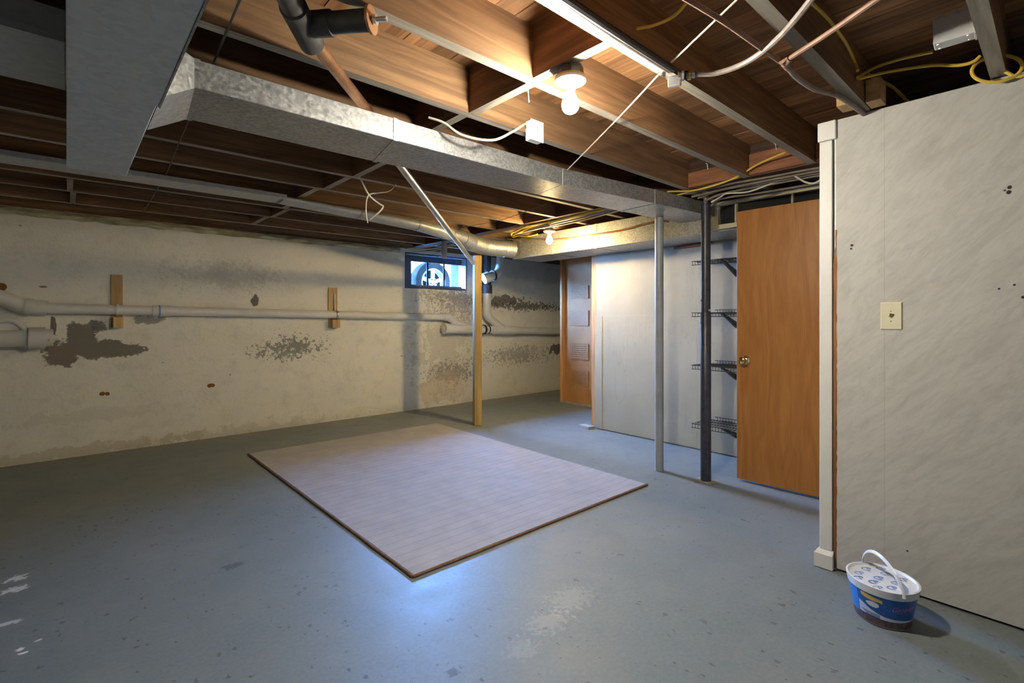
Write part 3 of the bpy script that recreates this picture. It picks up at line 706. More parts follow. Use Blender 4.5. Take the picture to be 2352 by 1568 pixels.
for (px, py, m_, r_, dr_) in ((1631, 712, 'bright_steel', 0.008, 0.039), (1611.5, 738, 'bright_steel', 0.008, 0.039), (1627, 665, 'dark_hole', 0.007, 0.0345), (1613, 690, 'dark_hole', 0.007, 0.0345)):
    c = at(px, py, x=bp.x - 0.02); d = Vector((c.x - bp.x, c.y - bp.y, 0)).normalized(); b0 = Vector((bp.x, bp.y, c.z)) + d * (dr_ - 0.003)
    q = MB(); q.lathe([(r_, 0), (r_, 0.004 if 'hole' in m_ else 0.008), (0.001, 0.0045 if 'hole' in m_ else 0.012)], b0, d, 10); q.build('hole' if 'hole' in m_ else 'bolt', m_, p, smooth=True)

# ---------------------------------------------------------------- ducts
ZB, ZT = 2.04, 2.14
md = tag(empty('supply_duct', (2.2, 2.2, ZB)), 'long galvanised rectangular supply duct hanging under the joists', 'duct')
near = [(0.343, 2.058), (1.126, 2.055), (2.253, 2.05), (3.12, 1.945), (3.915, 1.873)]
far = [(0.373, 2.409), (1.196, 2.405), (2.31, 2.33), (3.15, 2.262), (3.915, 2.207)]
for i in range(4):
    a, b, c, d = near[i], near[i + 1], far[i + 1], far[i]
    g = 0.0 if i == 0 else 0.002
    q = MB(); lo = [(a[0] + g, a[1], ZB), (b[0], b[1], ZB), (c[0], c[1], ZB), (d[0] + g, d[1], ZB)]
    q.hexa(lo, [(v[0], v[1], ZT) for v in lo]); q.build('section', 'galvanised', md, bevel=0.002)
for i in (0, 1, 3):
    a, d = Vector((*near[i], 0)), Vector((*far[i], 0)); n_ = (a - d).normalized() * 0.003; w = 0.012
    q = MB(); lo = [a + n_ - Vector((w, 0, 0)), a + n_ + Vector((w, 0, 0)), d - n_ + Vector((w, 0, 0)), d - n_ - Vector((w, 0, 0))]
    q.hexa([v + Vector((0, 0, ZB - 0.003)) for v in lo], [v + Vector((0, 0, ZT + 0.002)) for v in lo]); q.build('drive_cleat', 'galvanised', md)
# trunk crossing overhead
TZ = 1.925
tk = tag(empty('trunk_duct', (0.11, 0.8, TZ)), 'wide galvanised trunk duct running overhead towards the foundation wall', 'duct')
q = MB(); q.box(-0.001, 0.2285, -1.6, 2.02, TZ, 2.185); q.build('section', 'galvanised_dull', tk, bevel=0.002)
q = MB(); q.hexa([(0.0, 2.022, TZ + .004), (0.2235, 2.022, TZ + .004), (0.222, 3.13, TZ + .004), (0.0, 3.13, TZ + .004)], [(0.0, 2.022, 2.185), (0.2235, 2.022, 2.185), (0.222, 3.13, 2.185), (0.0, 3.13, 2.185)]); q.build('section', 'galvanised_dull', tk, bevel=0.002)
q = MB(); q.box(0.2287, 0.234, -1.6, 2.02, TZ - .002, TZ + .02); q.build('corner_seam', 'galvanised', tk)
q = MB()                                                  # flared take-off between trunk and branch
q.hexa([(0.2287, 1.955, TZ + 0.012), (0.342, 2.06, ZB), (0.371, 2.405, ZB), (0.2287, 2.33, TZ + 0.012)], [(0.2287, 1.955, ZT), (0.342, 2.06, ZT), (0.371, 2.405, ZT), (0.2287, 2.33, ZT)])
q.build('take_off', 'galvanised', tk)
# branch on the other side of the trunk
l0, l1 = at(0, 57, z=2.06), at(0, 173, z=2.06)
bl = tag(empty('branch_duct', (-1.0, (l0.y + l1.y) / 2, 2.06)), 'flat grey sheet-metal branch duct left of the trunk duct', 'duct')
q = MB(); q.box(-2.5, -0.002, l0.y, l1.y, 2.06, 2.16); q.build('section', 'oval_duct_metal', bl, bevel=0.002)
q = MB(); q.box(-2.5, -0.004, l0.y - 0.012, l0.y, 2.056, 2.075); q.build('flange', 'oval_duct_metal', bl)
# far duct along the back wall
FX = 3.92
fd = tag(empty('wall_duct', (4.15, 3.0, 1.925)), 'galvanised rectangular duct along the top of the plywood wall', 'duct')
for (y0, y1) in ((3.12, 4.36), (1.72, 3.118), (0.2, 1.718)):
    q = MB(); q.box(FX, 4.384, y0, y1, 1.925, 2.165); q.build('section', 'galvanised', fd, bevel=0.002)
for y in (3.119, 1.719, 3.72):
    q = MB(); q.box(FX - 0.003, 4.384, y - 0.012, y + 0.012, 1.922, 2.166); q.build('drive_cleat', 'galvanised', fd)
# round duct with elbow
rd = tag(empty('round_duct', (3.4, 4.4, 1.94)), 'galvanised round duct with jointed elbow feeding the wall duct', 'duct')
def gore(pts, r, name='gore', seg=24):
    q = MB(); q.tube(pts, r, seg); return q.build(name, 'galvanised', rd, smooth=True)
E0, E1, E2, E3, E4 = Vector((2.95, 4.25, 2.095)), Vector((3.16, 4.33, 2.088)), Vector((3.36, 4.42, 2.07)), Vector((3.54, 4.43, 2.048)), Vector((3.66, 4.41, 2.04))
gore([E0, E1], [0.068, 0.08]); gore([E1, E1.lerp(E2, .5), E2], [0.084, 0.092, 0.096]); gore([E2, E3], [0.098, 0.098]); gore([E3, E4], [0.0965, 0.0965])
gore([E4, Vector((3.82, 4.365, 2.037))], 0.0945, 'straight_pipe'); gore([Vector((3.8, 4.37, 2.037)), Vector((3.918, 4.33, 2.03))], 0.0975, 'end_collar')
# flat oval run and its pan, below the joists
q = MB(); rings = []
for (x_, y_, z_, hw, hh) in ((1.25, 4.13, 2.158, 0.1, 0.026), (1.9, 4.14, 2.14, 0.095, 0.04), (2.5, 4.17, 2.122, 0.088, 0.05), (2.96, 4.25, 2.098, 0.075, 0.066)):
    rings.append([(x_, y_ + math.cos(2 * math.pi * k / 22) * hw, z_ + math.sin(2 * math.pi * k / 22) * hh) for k in range(22)])
q.ring(rings); q.build('oval_pipe', 'oval_duct_metal', rd, smooth=True)
for x_ in (1.9, 2.5):
    i_ = 1 if x_ == 1.9 else 2; y_, z_, hw, hh = ((4.14, 2.14, 0.098, 0.043), (4.17, 2.122, 0.091, 0.053))[i_ - 1]
    q = MB(); q.ring([[(x_ + dx, y_ + math.cos(2 * math.pi * k / 22) * hw, z_ + math.sin(2 * math.pi * k / 22) * hh) for k in range(22)] for dx in (-0.008, 0.008)]); q.build('joint_band', 'galvanised', rd, smooth=True)
pn = MB(); pn.box(-2.5, 1.27, 4.02, 4.235, 2.148, 2.183); o = pn.build('duct_pan', 'oval_duct_metal', bevel=0.004)
tag(o, 'flat sheet-metal duct pan under the joists beyond the trunk end', 'duct')

# ---------------------------------------------------------------- drain pipes on the foundation wall
def pipe_thing(name, label, loc, cat='pipe'): return tag(empty(name, loc), label, cat)
def ptube(par, name, pts, r, mat='pvc_white', seg=20): q = MB(); q.tube(pts, r, seg); return q.build(name, mat, par, smooth=True)
YP = 5.785
dp = pipe_thing('drain_pipe', 'long white upper drain pipe running along the stained wall', (1.8, YP, 1.2))
u0, u1 = Vector((-0.17, YP, 1.312)), Vector((3.93, YP, 1.246))
ptube(dp, 'pipe', [u0, u1], 0.045)
for (px, nm, w, r) in ((80, 'coupling', 0.07, 0.052), (372, 'coupling', 0.075, 0.0525), (1026, 'coupling', 0.04, 0.052)):
    c = at(px, 712, y=YP); t_ = (c.x - u0.x) / (u1.x - u0.x); c = u0.lerp(u1, t_); ptube(dp, nm, [c - Vector((w, 0, 0)), c + Vector((w, 0, 0))], r)
c = u0.lerp(u1, (at(366, 712, y=YP).x - u0.x) / (u1.x - u0.x)); ptube(dp, 'primer_ring', [c - Vector((0.009, 0, 0)), c + Vector((0.006, 0, 0))], 0.0533, 'print_blue')
ptube(dp, 'elbow', smooth_path([u1 - Vector((0.02, 0, 0)), u1 + Vector((0.08, 0, -0.015)), u1 + Vector((0.24, 0, -0.13))]), 0.052)
ptube(dp, 'elbow', smooth_path([Vector((-0.95, YP - 0.05, 1.62)), Vector((-0.42, YP - 0.01, 1.4)), Vector((-0.27, YP, 1.33)), Vector((-0.12, YP, 1.312))]), 0.062)
ptube(dp, 'hub_rim', [Vector((-0.255, YP, 1.328)), Vector((-0.215, YP, 1.32))], 0.07)
lp = pipe_thing('sewer_pipe', 'thick white lower drain pipe with cleanout and wye fittings', (5.0, YP - 0.02, 1.0))
v0, v1 = Vector((3.95, YP - 0.02, 1.085)), Vector((6.55, YP - 0.02, 1.0))
ptube(lp, 'pipe', [v0, v1], 0.058)
ptube(lp, 'wye', [v0 + Vector((0.02, 0, 0)), v0 + Vector((0.62, 0, -0.02))], 0.068); ptube(lp, 'cleanout_cap', [v0 - Vector((0.05, 0, 0)), v0 + Vector((0.02, 0, 0))], 0.074)
ptube(lp, 'cleanout_plug', [v0 - Vector((0.075, 0, 0)), v0 - Vector((0.05, 0, 0))], 0.03)
ptube(lp, 'wye_branch', [u1 + Vector((0.18, 0, -0.09)), Vector((4.4, YP - 0.01, 1.08))], 0.054)
ptube(lp, 'rubber_band', [Vector((4.6, YP - 0.02, 1.064)), Vector((4.625, YP - 0.02, 1.063))], 0.073, 'cast_iron'); ptube(lp, 'rubber_band', [Vector((4.68, YP - 0.02, 1.062)), Vector((4.70, YP - 0.02, 1.061))], 0.063, 'cast_iron')
ptube(lp, 'wye', [Vector((4.8, YP - 0.02, 1.057)), Vector((5.22, YP - 0.02, 1.043))], 0.07); ptube(lp, 'coupling', [Vector((5.9, YP - 0.02, 1.022)), Vector((6.05, YP - 0.02, 1.016))], 0.064)
sk = pipe_thing('soil_stack', 'black cast-iron stack above a white pipe joining the drain', (4.66, 5.74, 1.05))
ptube(sk, 'lower_pipe', smooth_path([Vector((4.66, 5.75, 1.62)), Vector((4.66, 5.75, 1.34)), Vector((4.7, 5.755, 1.24)), Vector((4.95, 5.762, 1.08))]), 0.062)
ptube(sk, 'upper_pipe', [Vector((4.66, 5.75, 1.64)), Vector((4.66, 5.75, 2.4))], 0.06, 'cast_iron'); ptube(sk, 'hub', [Vector((4.66, 5.75, 1.6)), Vector((4.66, 5.75, 1.72))], 0.076, 'cast_iron')
ptube(sk, 'clamp_band', [Vector((4.66, 5.75, 1.585)), Vector((4.66, 5.75, 1.6))], 0.068, 'bright_steel')
vp = pipe_thing('vent_elbow', 'white plastic vent elbow dropping from the joists beside the black stack', (4.8, 5.55, 1.7))
VA, VB = at(1117, 637, y=5.5), at(1140, 630, y=5.5)
ptube(vp, 'pipe', smooth_path([VA, at(1136, 631, y=5.5), at(1147, 618, y=5.5), at(1150, 590, y=5.5) , Vector((at(1150, 590, y=5.5).x, 5.5, 2.18))], 6), 0.062)
ptube(vp, 'hub', [VA - Vector((0.03, -0.02, 0.02)), VA + (VB - VA) * 0.25], 0.076); 
c = VA.lerp(VB, 0.62); ptube(vp, 'rubber_band', [c, c + (VB - VA) * 0.12], 0.078, 'cast_iron')
# fitting at the left edge of the view
le = pipe_thing('cleanout_tee', 'large white cleanout fitting at the left end of the wall', (-0.5, 5.72, 1.0))
z_ = at(40, 777, y=5.72).z
ptube(le, 'pipe', [Vector((-1.6, 5.72, z_ + 0.0)), Vector((-0.1, 5.72, z_))], 0.068)
xh = at(66, 777, y=5.72).x; ptube(le, 'hub', [Vector((xh, 5.72, z_)), Vector((xh + 0.1, 5.72, z_))], 0.09); ptube(le, 'plug', [Vector((xh + 0.1, 5.72, z_)), Vector((xh + 0.15, 5.72, z_))], 0.074); ptube(le, 'plug_nut', [Vector((xh + 0.15, 5.72, z_)), Vector((xh + 0.18, 5.72, z_))], 0.024)
q = MB(); q.tube([Vector((xh - 0.13, 5.72, z_)) + Vector((math.cos(t * math.pi / 10) * 0.12, 0, math.sin(t * math.pi / 10) * 0.155 + 0.0)) for t in range(11)], 0.024, 12); q.build('bend_rim', 'pvc_white', le, smooth=True)
q = MB(); q.lathe([(0.075, -0.03), (0.075, 0.03)], (xh - 0.13, 5.76, z_ + 0.06), (0, 1, 0), 20); q.build('bend', 'pvc_white', le, smooth=True)
q = MB(); q.box(xh + 0.118, xh + 0.13, 5.644, 5.65, z_ - 0.03, z_ - 0.005); q.build('sticker', 'print_orange', le)
# wooden hangers
for (px0, px1, pt, pb, lab, rod) in ((255, 282, 630, 752, 'pale wood hanger block holding the drain pipe, nearer the flaked patch', False), (756, 776, 660, 752, 'pale wood hanger block holding the drain pipe, nearer the window', True)):
    a, b = at(px0, pt, y=5.82), at(px1, pb, y=5.82)
    h = tag(empty('pipe_hanger', ((a.x + b.x) / 2, 5.83, b.z)), lab, 'bracket', 'wood hangers along the drain pipe')
    q = MB(); q.box(a.x, b.x, 5.831, 5.849, b.z, a.z); q.build('backing_board', 'hanger_wood', h, bevel=0.002)
    q = MB(); q.box(a.x + 0.012, b.x, 5.745, 5.829, b.z, b.z + 0.095); q.build('cleat', 'hanger_wood', h, bevel=0.002)
    c = u0.lerp(u1, ((a.x + b.x) / 2 + (0.02 if rod else 0) - u0.x) / (u1.x - u0.x))
    q = MB(); q.tube([c + Vector((0, math.sin(t * math.pi / 8 - 0.0) * -0.05, math.cos(t * math.pi / 8) * 0.05)) for t in range(9)], 0.006, 6, flat=(1, 2)); q.build('strap', 'bright_steel' if rod else 'pvc_white', h, smooth=True)
    if rod:
        q = MB(); q.tube([c + Vector((-0.005, 0.03, 0.045)), Vector((c.x - 0.005, 5.822, a.z - 0.07))], 0.007, 8); q.build('strap_tail', 'bright_steel', h, smooth=True)

# ---------------------------------------------------------------- overhead drain: cast-iron tee, copper run
cd = pipe_thing('copper_drain', 'copper drain pipe under the joists ending above the wood post', (1.5, 2.8, 2.0))
C0, C1 = at(645, -40, z=2.145), at(702, 72, z=2.15)
C2, C3 = at(772, 165, z=2.16), at(850, 262, z=2.163)
C4 = at(927, 390, y=2.56); C5 = at(1087, 604, x=3.47)
ptube(cd, 'iron_pipe', [C0 + (C0 - C1) * 1.2, C1], 0.034, 'cast_iron'); ptube(cd, 'iron_tee', [C0.lerp(C1, 0.45), C1 + (C1 - C0) * 0.3], 0.041, 'cast_iron')
TE = C0.lerp(C1, 0.86); TB = at(850, 46, z=2.145)
ptube(cd, 'tee_branch', [TE, TB], 0.033, 'cast_iron'); d = (TB - TE).normalized(); ptube(cd, 'branch_hub', [TE + d * 0.03, TE + d * 0.1], 0.039, 'cast_iron')
ptube(cd, 'copper_cap', [TB, TB + d * 0.008], 0.042, 'copper_pipe_metal'); ptube(cd, 'cap_stud', [TB + d * 0.006, TB + d * 0.055], 0.008, 'bright_steel'); ptube(cd, 'cap_nut', [TB + d * 0.012, TB + d * 0.022], 0.015, 'bright_steel')
ptube(cd, 'copper_pipe', [C1, C3, C4], 0.0225, 'copper_pipe_metal'); ptube(cd, 'galvanised_pipe', [C4 - (C5 - C4) * 0.05, C5], 0.0225, 'bright_steel')

# ---------------------------------------------------------------- lamps
def lamp(name, label, px, py, z, glow, box_y):
    c = at(px, py, z=z); L = tag(empty(name, (c.x, c.y, z - 0.12)), label, 'lamp', 'bare bulb lamps')
    q = MB(); q.lathe([(0.02, -0.012), (0.05, -0.01), (0.0605, -0.004), (0.0605, 0.006), (0.05, 0.008)], c, (0, 0, 1), 28); hd = q.build('holder', 'porcelain', L, smooth=True)
    q = MB(); q.lathe([(0.059, 0.008), (0.059, 0.0135), (0.03, 0.014)], c, (0, 0, 1), 24); q.build('gasket', 'print_orange', hd, smooth=True)
    q = MB(); q.lathe([(0.05, 0.014), (0.05, ZJ - z - 0.002 if box_y else 0.05)], c, (0, 0, 1), 8); q.build('box', 'black_plastic', L)
    q = MB(); q.lathe([(0.021, -0.01), (0.0195, -0.034)], c, (0, 0, 1), 20); q.build('socket', 'porcelain', hd, smooth=True)
    q = MB(); q.lathe([(0.0165, -0.034), (0.0175, -0.048), (0.024, -0.062), (0.031, -0.078), (0.0335, -0.094), (0.031, -0.108), (0.022, -0.12), (0.01, -0.1265), (0.0, -0.128)], c, (0, 0, 1), 20); q.build('bulb', glow, L, smooth=True)
    return L
lamp('ceiling_lamp', 'bare white bulb in porcelain holder, the nearer lit lamp', 1310, 186, 2.14, 'bulb_one_glow', False)
lamp('ceiling_lamp', 'small bare warm bulb in front of the far wall duct', 1262, 531, 2.10, 'bulb_two_glow', True)

# ---------------------------------------------------------------- junction boxes
def jbox(name, label, c, sx, sy, sz, ux, cat='junction box'):
    ux = Vector(ux).normalized(); uz = Vector((0, 0, 1)); uy = uz.cross(ux)
    b = tag(empty(name, Vector(c) - uz * sz / 2), label, cat, 'steel junction boxes')
    q = MB(); q.obox(c, ux, uy, uz, sx, sy, sz); q.build('body', 'box_paint', b, bevel=0.002)
    q = MB(); q.obox(Vector(c) - uy * (sy / 2 + 0.003), ux, uy, uz, sx + 0.006, 0.006, sz + 0.006); cv = q.build('cover', 'box_paint', b, bevel=0.001)
    return b, ux, uy, uz, cv
jc = at(1228, 303, y=1.845)
b, ux, uy, uz, cv = jbox('junction_box', 'small grey-white steel box on a joist beside the bright bulb', (jc.x, 1.85, jc.z), 0.085, 0.04, 0.1, (1, 0, 0))
q = MB(); q.obox(Vector((jc.x, 1.825, jc.z + 0.012)), ux, uy, uz, 0.004, 0.002, 0.026); q.build('slot', 'dark_hole', cv)
for s_ in (-1, 1):
    q = MB(); q.obox(Vector((jc.x - 0.046, 1.85, jc.z + 0.02 * s_)), ux, uy, uz, 0.008, 0.012, 0.014); q.build('clip', 'box_paint', b)
jr = Vector((2.62, 0.30, 2.255))
jr = at(2195, 95, z=2.22)
b, ux, uy, uz, cv = jbox('junction_box', 'white steel box nailed above the partition with torn knock-outs', (jr.x, jr.y + 0.005, 2.265), 0.06, 0.11, 0.09, (1, 0.05, 0))
for k in range(3):
    q = MB(); q.obox(Vector((jr.x + 0.0, jr.y + 0.04 - 0.035 * k, 2.318)), ux, uy, uz, 0.05, 0.018, 0.02); q.build('tab', 'box_paint', b)
for s_ in ((-0.02, -0.04), (0.02, 0.04), (-0.02, 0.04), (0.02, -0.04)):
    q = MB(); q.lathe([(0.005, 0), (0.004, 0.003)], (jr.x + s_[0], jr.y + s_[1] + 0.005, 2.2205), (0, 0, -1), 8); q.build('screw', 'bright_steel', cv)

# ---------------------------------------------------------------- cables and tubes overhead
def Z(l, z): return [at(px, py, z=(z if not isinstance(z, list) else z[i])) for i, (px, py) in enumerate(l)]
cable('black_wire', 'thin black wire crossing under all the joists at left', 'black_cable', Z([(575, -60), (551, 0), (505, 110), (488, 150)], 2.183) + Z([(432, 280), (410, 330), (385, 392), (362, 432), (345, 462), (328, 489)], 2.182), 0.004, n=4)
cable('white_wire', 'slack white cable leading from behind the duct to the small box', 'white_cable', [at(985, 270, y=2.05), at(1020, 282, y=1.99), at(1062, 310, y=1.93), at(1130, 322, y=1.86), at(1178, 302, y=1.85), at(1206, 284, y=1.85)], 0.006)
cable('bell_wire', 'thin cream wire strung diagonally from the beam to the duct', 'white_cable', [at(1527, 156, z=2.183), at(1440, 250, z=2.15), at(1380, 312, y=1.62), at(1303, 390, y=2.03)], 0.0035)
cable('bell_wire', 'thin white wire stretched across the upper bay past the copper tube', 'white_cable', [at(1542, 143, z=2.19), at(1700, -8, z=2.25)], 0.0035, straight=True)
cable('armoured_cable', 'dark conduit clipped along the side of the central joist', 'black_cable', Z([(1275, -20), (1380, 52), (1465, 108), (1545, 160)], 2.182), 0.013)
cable('armoured_cable', 'silver metal cable hugging the joist edge beside the dark conduit', 'armoured_cable', Z([(1262, -20), (1375, 62), (1460, 118), (1535, 165)], 2.181), 0.006)
dv = at(1556, 175, z=2.165)
cc = tag(empty('cable_connector', dv), 'cluster of metal cable connectors under the central joist', 'connector')
dn = (at(1600, 170, z=2.165) - dv).normalized()
for k, (r_, w_, m_) in enumerate(((0.017, 0.014, 'cast_iron'), (0.02, 0.01, 'bright_steel'), (0.016, 0.012, 'cast_iron'), (0.019, 0.012, 'brass'), (0.014, 0.014, 'bright_steel'))):
    o_ = dv + dn * (0.002 + 0.0125 * k); ptube(cc, 'ring_nut', [o_, o_ + dn * w_ * 0.85], r_, m_, 12)
q = MB(); q.obox(dv + Vector((-0.005, 0.01, -0.018)), (1, 0.4, 0), (-0.4, 1, 0), (0, 0, 1), 0.02, 0.05, 0.04); q.build('clamp', 'bright_steel', cc, bevel=0.004)
cable('flexible_conduit', 'grey-brown flexible conduit curving up from the connector cluster', 'armoured_cable', [at(1597, 170, z=2.165), at(1650, 167, z=2.165), at(1720, 140, z=2.17), at(1790, 85, z=2.175), at(1862, 0, z=2.18), at(1890, -45, z=2.18)], 0.0105)
cable('copper_tube', 'straight brown copper tube between the central joists', 'copper_old', Z([(1548, -20), (1655, 45), (1745, 108), (1800, 147)], 2.178), 0.009)
cable('copper_tube', 'copper branch tube rising to the upper right from the soldered tee', 'copper_old', [at(1812, 135, z=2.172), at(1900, 78, z=2.165), at(2030, -12, z=2.165)], 0.009)
te = tag(empty('pipe_tee', at(1806, 142, z=2.172)), 'greenish soldered copper tee joining the tubes', 'pipe fitting')
for k, (a_, b_) in enumerate((((1796, 138), (1806, 146)), ((1806, 142), (1816, 132)), ((1802, 146), (1812, 156)))):
    ptube(te, 'socket', [at(*a_, z=2.172), at(*b_, z=2.172)], 0.0135, 'copper_old', 12)
cable('grey_tube', 'grey drooping tube running from the copper tee to the partition top', 'armoured_cable', Z([(1808, 152), (1830, 178), (1872, 205), (1920, 218), (1955, 240), (1988, 265)], 2.178), 0.0105)
cable('yellow_cable', 'short yellow cable entering the dark joist by a copper staple', 'yellow_cable', [at(1462, 66, y=1.02), at(1505, 57, y=0.98), at(1550, 35, y=0.93), at(1590, -10, y=0.87)], 0.006)
cable('yellow_cable', 'yellow cable bending over the joist side towards the partition', 'yellow_cable', [at(1855, 0, y=0.598), at(1900, 42, y=0.597), at(1940, 95, y=0.597), at(1962, 140, y=0.597), at(1970, 162, y=0.58)], 0.0065)
cable('yellow_cable', 'yellow cable running straight into the white steel box', 'yellow_cable', [at(1970, 178, y=0.59), at(2010, 155, x=2.66), at(2075, 134, x=2.66), at(2143, 119, x=2.66)], 0.0065)
cable('yellow_cable', 'yellow cable passing below the white box to the coiled loop', 'yellow_cable', [at(1972, 181, y=0.59), at(2040, 165, x=2.7), at(2140, 150, x=2.7), at(2200, 150, x=2.7), at(2235, 142, x=2.7), at(2252, 128, x=2.7)], 0.0065)
cable('yellow_cable', 'short yellow cable dropping behind the top of the partition', 'yellow_cable', [at(1978, 160, x=2.72), at(2010, 180, x=2.76), at(2050, 200, x=2.83), at(2090, 238, x=2.93)], 0.0065)
lp_ = []
for k in range(26):
    an = math.pi * 0.35 + 2 * math.pi * 1.12 * k / 25
    lp_.append(at(2290 + math.cos(an) * 58, 158 - math.sin(an) * 30 + 0.25 * math.cos(an) * -25, x=2.74 + 0.02 * math.cos(an)))
cable('yellow_cable', 'yellow cable coiled in a loop around the joist end above the partition', 'yellow_cable', lp_ + [at(2330, 176, x=2.76), at(2380, 158, x=2.76)], 0.0065, n=3)
# cable bundle stapled along the girder
GYL = lambda y0, y1, x0, x1, z0, z1, n=7, w=0.006: [Vector((x0 + (x1 - x0) * k / n + R.uniform(-w, w), y0 + (y1 - y0) * k / n, z0 + (z1 - z0) * k / n + R.uniform(-w, w) * 0.6)) for k in range(n + 1)]
cable('yellow_cable', 'upper yellow cable along the beam leading up between joists', 'yellow_cable', [at(1533, 440, x=3.42), at(1600, 436, x=3.42), at(1680, 412, x=3.415), at(1745, 375, x=3.38), at(1803, 350, x=3.3)], 0.006)
cable('yellow_cable', 'lower yellow cable along the beam disappearing behind the casing', 'yellow_cable', [at(1552, 449, x=3.45), at(1640, 425, x=3.45), at(1740, 394, x=3.45), at(1850, 370, x=3.45), at(1910, 360, x=3.45)], 0.006)
names = ['first', 'second', 'third', 'fourth', 'fifth']
for k, (ya, yb, xx_) in enumerate((( 446, 384, 3.475), (452, 392, 3.50), (455, 397, 3.53), (462, 402, 3.56), (474, 420, 3.62))):
    cable('grey_cable', 'grey-brown cable along the beam right of the black column, %s from the top' % names[k], 'grey_cable', [at(1575 + 14 * k, ya, x=xx_), at(1660, ya + (yb - ya) * 0.3 - 2 + (k % 2) * 3, x=xx_), at(1760, ya + (yb - ya) * 0.62, x=xx_), at(1905, yb - 4, x=xx_)], 0.0075 + 0.001 * (k % 2), group='grey cables along the beam')
cable('white_wire', 'sagging pale cable beside the top of the black column', 'white_cable', [at(1634, 464, x=3.56), at(1655, 452, x=3.55), at(1670, 444, x=3.55), at(1720, 440, x=3.55), at(1780, 418, x=3.55), at(1835, 400, x=3.55)], 0.006)
cable('white_wire', 'pale cable loop sagging just left of the white casing', 'white_cable', [at(1826, 404, x=3.5), at(1850, 418, x=3.5), at(1872, 420, x=3.5), at(1900, 402, x=3.5)], 0.006)
lab = ['yellow cable on top of the bundle left of the duct', 'yellow cable in the middle of the bundle over the small bulb', 'yellow cable at the underside of the bundle above the small bulb']
for k in range(3):
    cable('yellow_cable', lab[k], 'yellow_cable', [at(1178 + 10 * k, 541 - 6 * k, x=3.52 + 0.015 * k), at(1225, 519 - 5 * k, x=3.52 + 0.015 * k), at(1275, 505 - 5 * k + 2, x=3.52 + 0.02 * k), at(1350, 489 - 4 * k, x=3.52 + 0.02 * k), at(1440, 466 - 3 * k, x=3.52)], 0.0085)
lab = ['cream cable on top of the bundle left of the duct', 'cream cable second in the bundle left of the duct', 'cream cable third in the bundle left of the duct', 'cream cable lowest in the bundle left of the duct']
for k in range(4):
    cable('white_wire', lab[k], 'white_cable', [at(1190 + 8 * k, 536 - 2 * k, x=3.54), at(1240, 520 - 3 * k + 4, x=3.54), at(1300, 510 - 5 * k + 4, x=3.53 + 0.01 * k), at(1370, 497 - 5 * k, x=3.53), at(1440, 478 - 5 * k, x=3.52)], 0.0085, group='cream cables in the bundle')
cable('yellow_cable', 'bright yellow cable loop hanging from the left end of the bundle', 'yellow_cable', [at(1262, 508, x=3.53), at(1205, 522, x=3.5), at(1176, 535, x=3.49), at(1178, 544, x=3.49), at(1192, 541, x=3.5), at(1215, 542, x=3.53), at(1235, 538, x=3.56)], 0.0085)
cable('cable_tie', 'cream wire wrapped around the cable bundle above the small bulb', 'white_cable', [at(1264, 503, x=3.5), at(1258, 510, x=3.49), at(1262, 517, x=3.485), at(1272, 523, x=3.49), at(1282, 522, x=3.51)], 0.004)
cable('copper_tube', 'bent copper tube crossing the face of the wall duct', 'copper_pipe_metal', [at(1165, 549, x=3.8), at(1225, 550, x=3.86), at(1285, 549, x=3.89), at(1340, 542, x=3.9), at(1420, 530, x=3.905), at(1490, 512, x=3.905), at(1535, 508, x=3.905)], 0.009)
cable('white_wire', 'loose cream cable dangling in a loop under the left joists', 'white_cable', [at(826, 406, y=2.85), at(848, 448, y=2.85), at(872, 468, y=2.86), at(880, 474, y=2.87), at(872, 486, y=2.88), at(850, 505, y=2.95)], 0.005)
cable('white_wire', 'thin cream wire branching off the dangling loop to a joist', 'white_cable', [at(909, 423, y=3.24), at(895, 438, y=3.1), at(870, 443, y=2.95), at(850, 446, y=2.86), at(842, 460, y=2.85), at(841, 490, y=2.86), at(845, 512, y=2.87)], 0.004)
cable('bell_wire', 'fine wire strung under the joists towards the round duct', 'grey_cable', [at(1256, 468, z=2.175), at(1150, 505, z=2.17), at(1062, 523, z=2.165), at(1035, 538, z=2.165)], 0.003)
labs = ['pale cable above the window, upper of the tangle', 'pale cable above the window, middle of the tangle', 'pale cable above the window, lower of the tangle', 'thin pale wire drooping in front of the window head']
for k, l in enumerate(([(930, 572), (985, 566), (1040, 552), (1085, 540)], [(940, 574), (1000, 570), (1050, 558), (1090, 548)], [(945, 577), (990, 576), (1035, 566), (1078, 553)], [(935, 576), (965, 582), (1000, 583), (1015, 575)])):
    cable('white_wire', labs[k], 'white_cable', [at(*p_, y=5.45) for p_ in l], 0.007 if k < 3 else 0.004, group='cables tangled above the window')
hg = tag(empty('hanging_pouch', at(1020, 596, y=5.2)), 'grey cloth-wrapped bulb shape hanging in front of the window head', 'pouch')
q = MB(); c = at(1020, 590, y=5.2); q.lathe([(0.0, 0), (0.022, 0.005), (0.036, 0.03), (0.04, 0.08), (0.034, 0.16), (0.03, 0.24), (0.03, 0.3)], (c.x, c.y, at(1020, 594, y=5.2).z), (0, 0, 1), 14); q.build('wrap', 'rag_cloth', hg, smooth=True)
cable('hook_wire', 'short white wire hook on the plaster beside the window', 'white_cable', [at(1075, 608, y=5.848), at(1073, 620, y=5.845), at(1077, 632, y=5.848)], 0.004)

